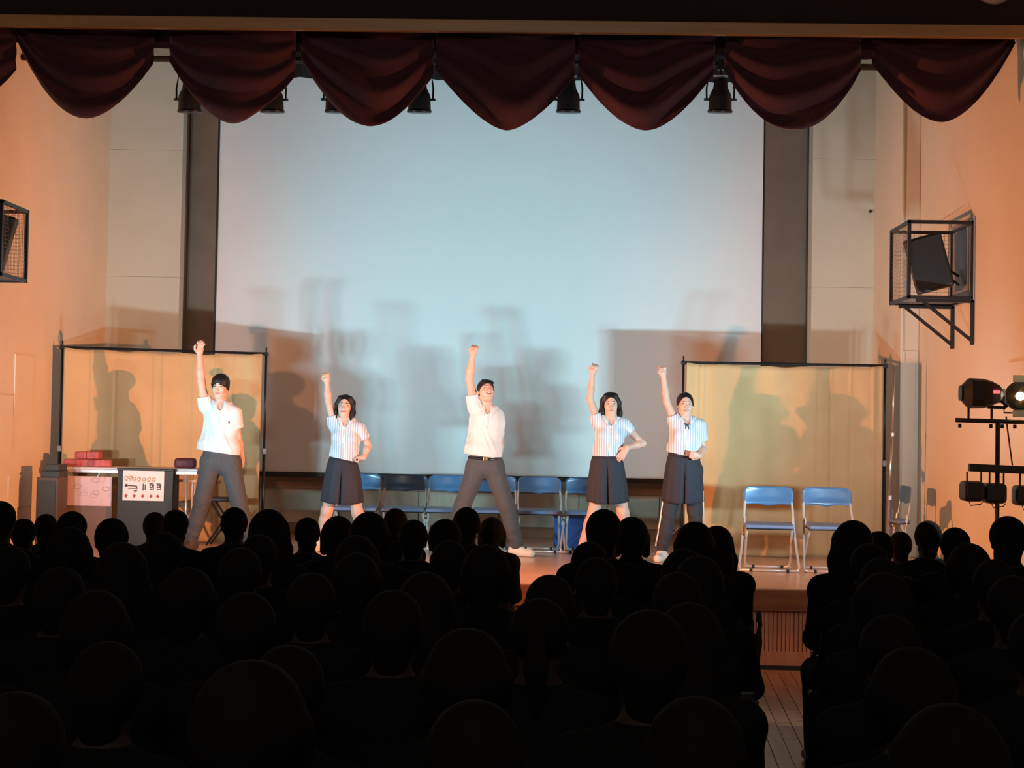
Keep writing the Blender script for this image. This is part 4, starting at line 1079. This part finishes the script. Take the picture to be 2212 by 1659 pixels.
performer('laughing man in a white polo shirt and belt in the centre, fist raised', dict(
    head=(1050, 846), neck=(1054, 884, .01), shL=(1025, 880), elL=(1014, 818, .0), wrL=(1021, 768, -.03), shR=(1073, 899, .05), elR=(1078, 942, .16), wrR=(1083, 962, .10),
    hipL=(1030, 1012), hipR=(1065, 1010), knL=(1000, 1090, -.04), knR=(1094, 1093, -.04), anL=(968, 1175), anR=(1117, 1180),
    waistL=(1012, 985), waistR=(1082, 990), sheetL=(1001, 979), sheetR=(1083, 992)),
    dict(d=14.8, s=1.0, head=(.35, .38, .08), lower='trouser', shirt='polo', hair='short', mouth='laugh', eyes='closed', belt=True, toeR=(1, -.5, 0), toeL=(-.8, -.8, 0), palmR=(-1, 0, 0), hdirR=(.05, .0, -1), thumbL=-1, hdirL=(.25, 0, 1),
         sleeveL=.42, sleeveR=.62, slack=.018, folds=[(1024, 900, 1060, 975), (1032, 892, 1074, 980), (1016, 905, 1010, 970), (1024, 920, 1026, 974)], collarmat='polo'))
performer('woman with long loose black hair in a striped blouse, elbow out, fist raised', dict(
    head=(1319, 875), neck=(1319, 908, .01), shL=(1292, 912), elL=(1275, 862, -.01), wrL=(1280, 808, -.03), shR=(1346, 916), elR=(1388, 958, .0), wrR=(1355, 967, -.10),
    hipL=(1298, 1014), hipR=(1330, 1014), knL=(1283, 1106, -.02), knR=(1346, 1108, -.02), anL=(1254, 1186), anR=(1362, 1188),
    waistL=(1281, 987), waistR=(1341, 987), sheetL=(1281, 986), sheetR=(1340, 987), hemL=(1267, 1085), hemR=(1357, 1086)),
    dict(d=14.5, s=.96, woman=True, head=(.05, .02, -.03), lower='skirt', shirt='blouse', hair='long', mouth='closed', palmR=(0, 1, -.3), hdirR=(-.55, -.1, -.8), thumbR=-1, curlR='open', sleeveL=.36, sleeveR=.42, slack=.012, thumbL=-1, hdirL=(.3, 0, 1)))
performer('woman with tied-back hair wearing black track trousers under a navy skirt', dict(
    head=(1480, 876), neck=(1482, 910, .01), shL=(1459, 914), elL=(1440, 868, -.01), wrL=(1433, 812, -.03), shR=(1511, 920), elR=(1519, 968, .02), wrR=(1511, 985, -.17),
    hipL=(1462, 1014), hipR=(1495, 1018), knL=(1447, 1100, -.02), knR=(1501, 1102, -.02), anL=(1430, 1188), anR=(1506, 1190),
    waistL=(1446, 980), waistR=(1510, 992), sheetL=(1438, 975), sheetR=(1510, 992), hemL=(1429, 1084), hemR=(1520, 1086)),
    dict(d=14.55, s=.97, woman=True, head=(.06, .06, .03), lower='both', trousermat='sweat', loose=.86, cuff=.05, stripe=True, shirt='blouse', hair='tied', mouth='smile', palmR=(-1, 0, .2), hdirR=(-.75, -.5, .1), thumbR=1, sleeveL=.36, sleeveR=.68, slack=.02, thumbL=-1))

# ================================================================== audience, seated with their backs to us
def seated(variant):
    """returns field sets in local coordinates: facing +Y, floor at z 0, head top near 1.33"""
    b = Field(); Hd = np.array([[-1.0, 0, 0], [0, 0, 1], [0, 1, 0]])
    hc = np.array([0, .05, 1.215]); head(b, hc, Hd, .98)
    b.cone((0, .0, 1.03), (0, .035, 1.13), .060, .055, .03)
    for z, a, y in ((.52, .165, .10), (.62, .145, .10), (.74, .135, .095), (.86, .15, .10), (.96, .15, .09), (1.02, .11, .07)): b.ell((0, -.01 + .02 * (z - .5), z), (a, y, .085), np.eye(3), .05)
    for q in (-1, 1):
        b.cone((0, 0, .99), (q * .165, 0, .985), .055, .052, .04)
        if variant == 'clap':
            el = (q * .235, .10, .76) if q < 0 else (.24, .10, .76); wr_ = (q * .05, .34, .93) if q < 0 else (.30, .28, .92)
        else: el = (q * .185, .07, .73); wr_ = (q * .10, .30, .64)
        b.cone((q * .165, 0, .985), el, .048, .038, .03); b.cone(el, wr_, .038, .027, .02)
        dd = np.array(wr_) - np.array(el)
        if variant == 'clap': hand(b, np.array(wr_), np.array([q * .1 if q < 0 else .28, .1, 1.0]), np.array([-q, .3, 0.0]), q, 'open')
        else: hand(b, np.array(wr_), dd, np.array([0, .2, -1.0]), -q, 'cup')
        b.cone((q * .10, .02, .52), (q * .12, .44, .50), .085, .058, .04); b.cone((q * .12, .44, .50), (q * .12, .42, .09), .056, .036, .03)
        b.cone((q * .12, .40, .05), (q * .14, .56, .03), .036, .024, .02)
    c = Field()
    for z, a, y in ((.56, .178, .115), (.66, .165, .115), (.76, .160, .112), (.87, .172, .115), (.96, .175, .105)): c.ell((0, -.01 + .02 * (z - .5), z), (a, y, .095), np.eye(3), .05)
    for q in (-1, 1):
        c.cone((0, 0, .985), (q * .165, 0, .985), .066, .066, .04)
        if variant == 'clap': el = np.array((q * .235, .10, .76)) if q < 0 else np.array((q * .25, .10, .78))
        else: el = np.array((q * .185, .07, .73))
        sh = np.array((q * .165, 0, .985)); c.cone(sh, el, .060, .054, .03)
        if variant != 'clap': wr_ = np.array((q * .10, .30, .64)); c.cone(el, lerp(el, wr_, .8), .058, .045, .03)
    c.cone((0, .0, 1.0), (0, .02, 1.09), .075, .066, .03)
    for q in (-1, 1): c.cone((0, 0, 1.04), (q * .15, 0, 1.0), .06, .06, .05)
    c.cut((0, 0, .50), (0, 0, -1)); c.cut((0, 0.02, 1.095), (0, .0, 1))
    d = Field(); d.ell((0, 0, .53), (.185, .13, .09), np.eye(3), .04)
    for q in (-1, 1):
        d.cone((q * .10, .02, .525), (q * .12, .44, .505), .098, .075, .03); d.cone((q * .12, .44, .50), (q * .12, .42, .10), .075, .06, .03)
    s_ = Field()
    return b, c, d, hc
def audience_hair(kind):
    g = Field(); H = np.array([[-1.0, 0, 0], [0, 0, 1], [0, 1, 0]]); c = np.array([0, .05, 1.215])
    L = lambda x, y, z: c + .98 * (H[0] * x + H[1] * y + H[2] * z)
    g.ell(L(0, .034, -.018), np.array([.091, .097, .106]) * .98, H, .01)
    if kind == 'short':
        for q in (-1, 1): g.cone(L(q * .07, .02, -.02), L(q * .074, -.03, -.03), .02, .012, .02)
        g.cone(L(0, .0, -.07), L(0, -.085, -.06), .07, .052, .03); g.ell(L(0, -.06, .10), (.066, .10, .085), H, .012, True)
    elif kind == 'long':
        g.ell(L(0, .03, -.03), (.096, .10, .105), H, .02)
        g.chain([L(0, .0, -.06), L(0, -.12, -.10), L(0, -.30, -.12)], [.088, .085, .06], .03)
        for q in (-1, 1): g.chain([L(q * .07, .03, .0), L(q * .095, -.08, -.02), L(q * .10, -.25, -.06)], [.035, .034, .03], .03)
        g.ell(L(0, -.05, .10), (.060, .10, .08), H, .012, True)
    elif kind == 'bob':
        g.ell(L(0, .02, -.02), (.098, .105, .105), H, .02)
        for q in (-1, 1): g.chain([L(q * .08, .0, .0), L(q * .088, -.09, .0)], [.034, .026], .03)
        g.chain([L(0, .0, -.06), L(0, -.10, -.07)], [.09, .06], .03); g.ell(L(0, -.05, .10), (.060, .10, .08), H, .012, True)
    else:
        g.ell(L(0, -.06, .10), (.066, .10, .085), H, .012, True)
        g.ell(L(0, .03, -.135), (.032, .035, .03), H, .02); g.chain([L(0, .03, -.15), L(0, -.06, -.175), L(0, -.2, -.15)], [.026, .034, .014], .02)
    return g
Z0 = np.zeros(3)
def dup_tree(root):
    r_ = root.copy(); COL.objects.link(r_)
    for ch_ in root.children:
        c_ = ch_.copy(); COL.objects.link(c_); c_.parent = r_
    return r_
PROTO = {}
bodies = {}
for var in ('rest', 'clap'):
    b, c, d, hc = seated(var)
    bodies[var] = (b, c, d)
def proto(var, hair, top):
    key = (var, hair, top)
    if key in PROTO: return PROTO[key], True
    t = thing('person', 'x', 'person', (0, 0, 0))
    first = [k for k in PROTO if k[0] == var]
    def share(name, fieldfn, matn, h):
        mk = (var if name != 'hair' else hair, name)
        if mk in MESHES: me = MESHES[mk]; o = bpy.data.objects.new(name, me); COL.objects.link(o); o.parent = t
        else: o = fobj(name, fieldfn, h, matn, t, Z0); MESHES[mk] = o.data
        return o
    share('body', bodies[var][0], 'shadedskin', .012)
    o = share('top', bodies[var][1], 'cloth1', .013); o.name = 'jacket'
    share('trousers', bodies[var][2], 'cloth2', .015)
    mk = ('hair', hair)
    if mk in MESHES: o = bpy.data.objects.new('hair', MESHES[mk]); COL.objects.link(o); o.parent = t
    else: o = fobj('hair', audience_hair(hair), .010, 'shadedhair', t, Z0); MESHES[mk] = o.data
    for q in (-1, 1):
        g = Field(); g.cone((q * .12, .39, .045), (q * .14, .56, .035), .045, .036, .02); g.cone((q * .12, .41, .05), (q * .12, .42, .10), .045, .045, .02); g.cut((0, 0, .002), (0, 0, -1)); g.cut((0, 0, .11), (0, 0, 1))
        mk = ('shoe', q)
        if mk in MESHES: o = bpy.data.objects.new('shoe', MESHES[mk]); COL.objects.link(o); o.parent = t
        else: o = fobj('shoe', g, .013, 'black', t, Z0); MESHES[mk] = o.data
    PROTO[key] = t
    return t, False
MESHES = {}
# plain stacking chair under each of them
def aud_chair():
    t = thing('stacking_chair', 'x', 'chair', (0, 0, 0))
    MB().obox((0, .04, .425), (.40, .40, .035), None, .012).make('seat', 'black', t)
    MB().obox((0, -.185, .72), (.38, .022, .20), Matrix.Rotation(.12, 3, 'X'), .01).make('backrest', 'black', t)
    for q in (-1, 1):
        MB().tube([(q * .195, -.20, .78), (q * .19, -.165, .42), (q * .20, -.20, .01)], .011, 7).make('leg', 'blackm', t, True)
        MB().tube([(q * .19, .20, .42), (q * .20, .22, .01)], .011, 7).make('leg', 'blackm', t, True)
    return t
achair = aud_chair(); first_chair = [True]
# rows: (row number, pixels per metre, [(pixel x, pixel y of crown or None, hair, label detail)])
rows = [
 (1, 303, [(100, 1112, 'short', 'front-row head below the left wall, low and partly hidden'), (335, 1108, 'short', 'front-row head just under the dark lectern'), (855, 1100, 'short', 'small front-row head below the back-row chairs, left of the central man'),
           (1062, 1120, 'bob', 'front-row head under the central man\'s right leg'), (1945, 1150, 'short', 'small front-row head in the right block, below the right cloth edge')]),
 (2, 330, [(52, 1122, 'short', 'second-row head at the far left, low beside the wall'), (378, 1103, 'short', 'second-row head touching the first man\'s lower leg'), (507, 1098, 'short', 'second-row head under the first man\'s far foot'),
           (665, 1120, 'short', 'second-row head left of the skirted woman\'s feet'), (1008, 1098, 'short', 'second-row head under the central man\'s left leg'),
           (2005, 1127, 'short', 'second-row head right of the shadows of chairs on the wall')]),
 (3, 363, [(0, 1085, 'short', 'tall third-row head cut by the left picture edge'), (155, 1107, 'short', 'third-row head below the pink poster'), (730, 1118, 'bob', 'third-row head right under the skirted woman'),
           (893, 1125, 'short', 'third-row head low beside the small front-row head'), (1365, 1120, 'bob', 'third-row head under the long-haired woman'), (1550, 1140, 'long', 'third-row head below the woman in track trousers, on the right'), (1900, 1150, 'short', 'third-row head low in the right block behind the aisle head'),
           (2064, 1142, 'short', 'third-row head in the right block, left of the lamp stand pole')]),
 (4, 402, [(243, 1122, 'short', 'round fourth-row head below the lectern sign'), (580, 1105, 'long', 'broad long-haired fourth-row head left of the stage centre'), (797, 1110, 'bob', 'fourth-row head right of the skirted woman'),
           (962, 1124, 'short', 'fourth-row head left of the central man\'s leg'), (1303, 1103, 'short', 'tallest fourth-row head hiding the long-haired woman\'s feet'), (1500, 1131, 'bob', 'fourth-row head hiding the legs of the woman in track trousers'),
           (1843, 1129, 'long', 'fourth-row head at the aisle in the right block, in front of a blue chair'), (2178, 1118, 'short', 'tall fourth-row head in front of the lamp stand')]),
 (5, 452, [(-60, None, 'short', ''), (150, None, 'bob', ''), (352, None, 'short', ''), (560, None, 'short', ''), (770, None, 'long', ''), (972, None, 'short', ''), (1273, None, 'short', ''), (1478, 1190, 'long', ''), (1880, None, 'short', ''), (2095, None, 'bob', '')]),
 (6, 516, [(20, None, 'short', ''), (265, None, 'long', ''), (520, None, 'short', ''), (770, None, 'bob', ''), (1050, 1182, 'bob', ''), (1290, None, 'short', ''), (1512, None, 'long', ''), (1905, None, 'short', ''), (2150, None, 'short', '')]),
 (7, 600, [(130, None, 'short', ''), (405, None, 'bob', ''), (675, None, 'short', ''), (920, None, 'long', ''), (1190, None, 'short', ''), (1462, None, 'short', ''), (1912, None, 'long', ''), (2190, None, 'short', '')]),
 (8, 717, [(-80, None, 'short', ''), (210, 1283, 'bob', ''), (530, None, 'short', ''), (850, None, 'short', ''), (1165, None, 'tail', ''), (1488, None, 'long', ''), (1925, None, 'short', ''), (2245, None, 'short', '')]),
 (9, 892, [(-120, None, 'long', ''), (230, None, 'short', ''), (620, None, 'short', ''), (1010, None, 'bob', ''), (1402, 1325, 'short', ''), (1975, None, 'bob', ''), (2350, None, 'short', '')]),
 (10, 1180, [(30, None, 'short', ''), (540, 1440, 'bob', ''), (1030, None, 'short', ''), (1500, 1515, 'short', ''), (2050, None, 'long', '')]),
]
AISLE = {(4, 1843): 'under the long-haired head of the right block', (6, 1512): 'under the person with hands raised', (7, 1912): 'in the seventh row of the right block', (8, 1488): 'in the eighth row of the left block', (6, 1905): 'in the sixth row of the right block', (8, 1925): 'in the eighth row of the right block'}
names_row = {5: 'fifth', 6: 'sixth', 7: 'seventh', 8: 'eighth', 9: 'ninth', 10: 'nearest'}
ordn = ['leftmost', 'second from left', 'third from left', 'fourth from left', 'fifth from left', 'sixth from left', 'seventh from left', 'eighth from left', 'ninth from left', 'tenth from left']
hairw = {'short': 'short-haired', 'long': 'long-haired', 'bob': 'bob-haired', 'tail': 'pony-tailed'}
for (rn, sc_, ppl) in rows:
    d = F / sc_
    for i, (px_, py_, hr_, lab) in enumerate(ppl):
        if py_ is None: ztop = 1.30 + .05 * rng.random(); q = PZ(px_, d, ztop)
        else: q = P(px_, py_, d); ztop = q[2]
        X = q[0]
        k = ztop / 1.335
        clap = (rn == 6 and px_ == 1512)
        pr_, used = proto('clap' if clap else 'rest', hr_, 'a')
        t = dup_tree(pr_) if used else pr_
        t.location = (X, d - .03, 0); t.rotation_euler = (0, 0, (rng.random() - .5) * .24 + (-.02)); t.scale = (k * (1.0 if rn > 3 else 1.0),) * 3
        if not lab: lab = '%s silhouette, %s in the %s row%s' % (hairw[hr_], ordn[i], names_row[rn], ', hands raised by the aisle' if clap else '')
        lab = lab.replace(' head', ' person')
        tag(t, 'seated ' + lab if not lab.startswith(('short-', 'long-', 'bob-', 'pony-')) else 'seated ' + lab, 'person', 'seated audience seen from behind')
        q_ = AISLE.get((rn, px_))
        if q_:
            cpy = achair if first_chair[0] else dup_tree(achair); first_chair[0] = False
            cpy.location = (X, d - .03, 0); cpy.rotation_euler = t.rotation_euler; cpy.scale = (1, 1, k)
            tag(cpy, 'black stacking chair at the aisle, ' + q_, 'chair', 'audience chairs along the aisle')
cpy = dup_tree(achair); cpy.location = tuple(PZ(1830, 9.75, 0.0)); cpy.rotation_euler = (0, 0, 0)
tag(cpy, 'black stacking chair at the right of the aisle, its leg showing against the floor', 'chair', 'audience chairs along the aisle')
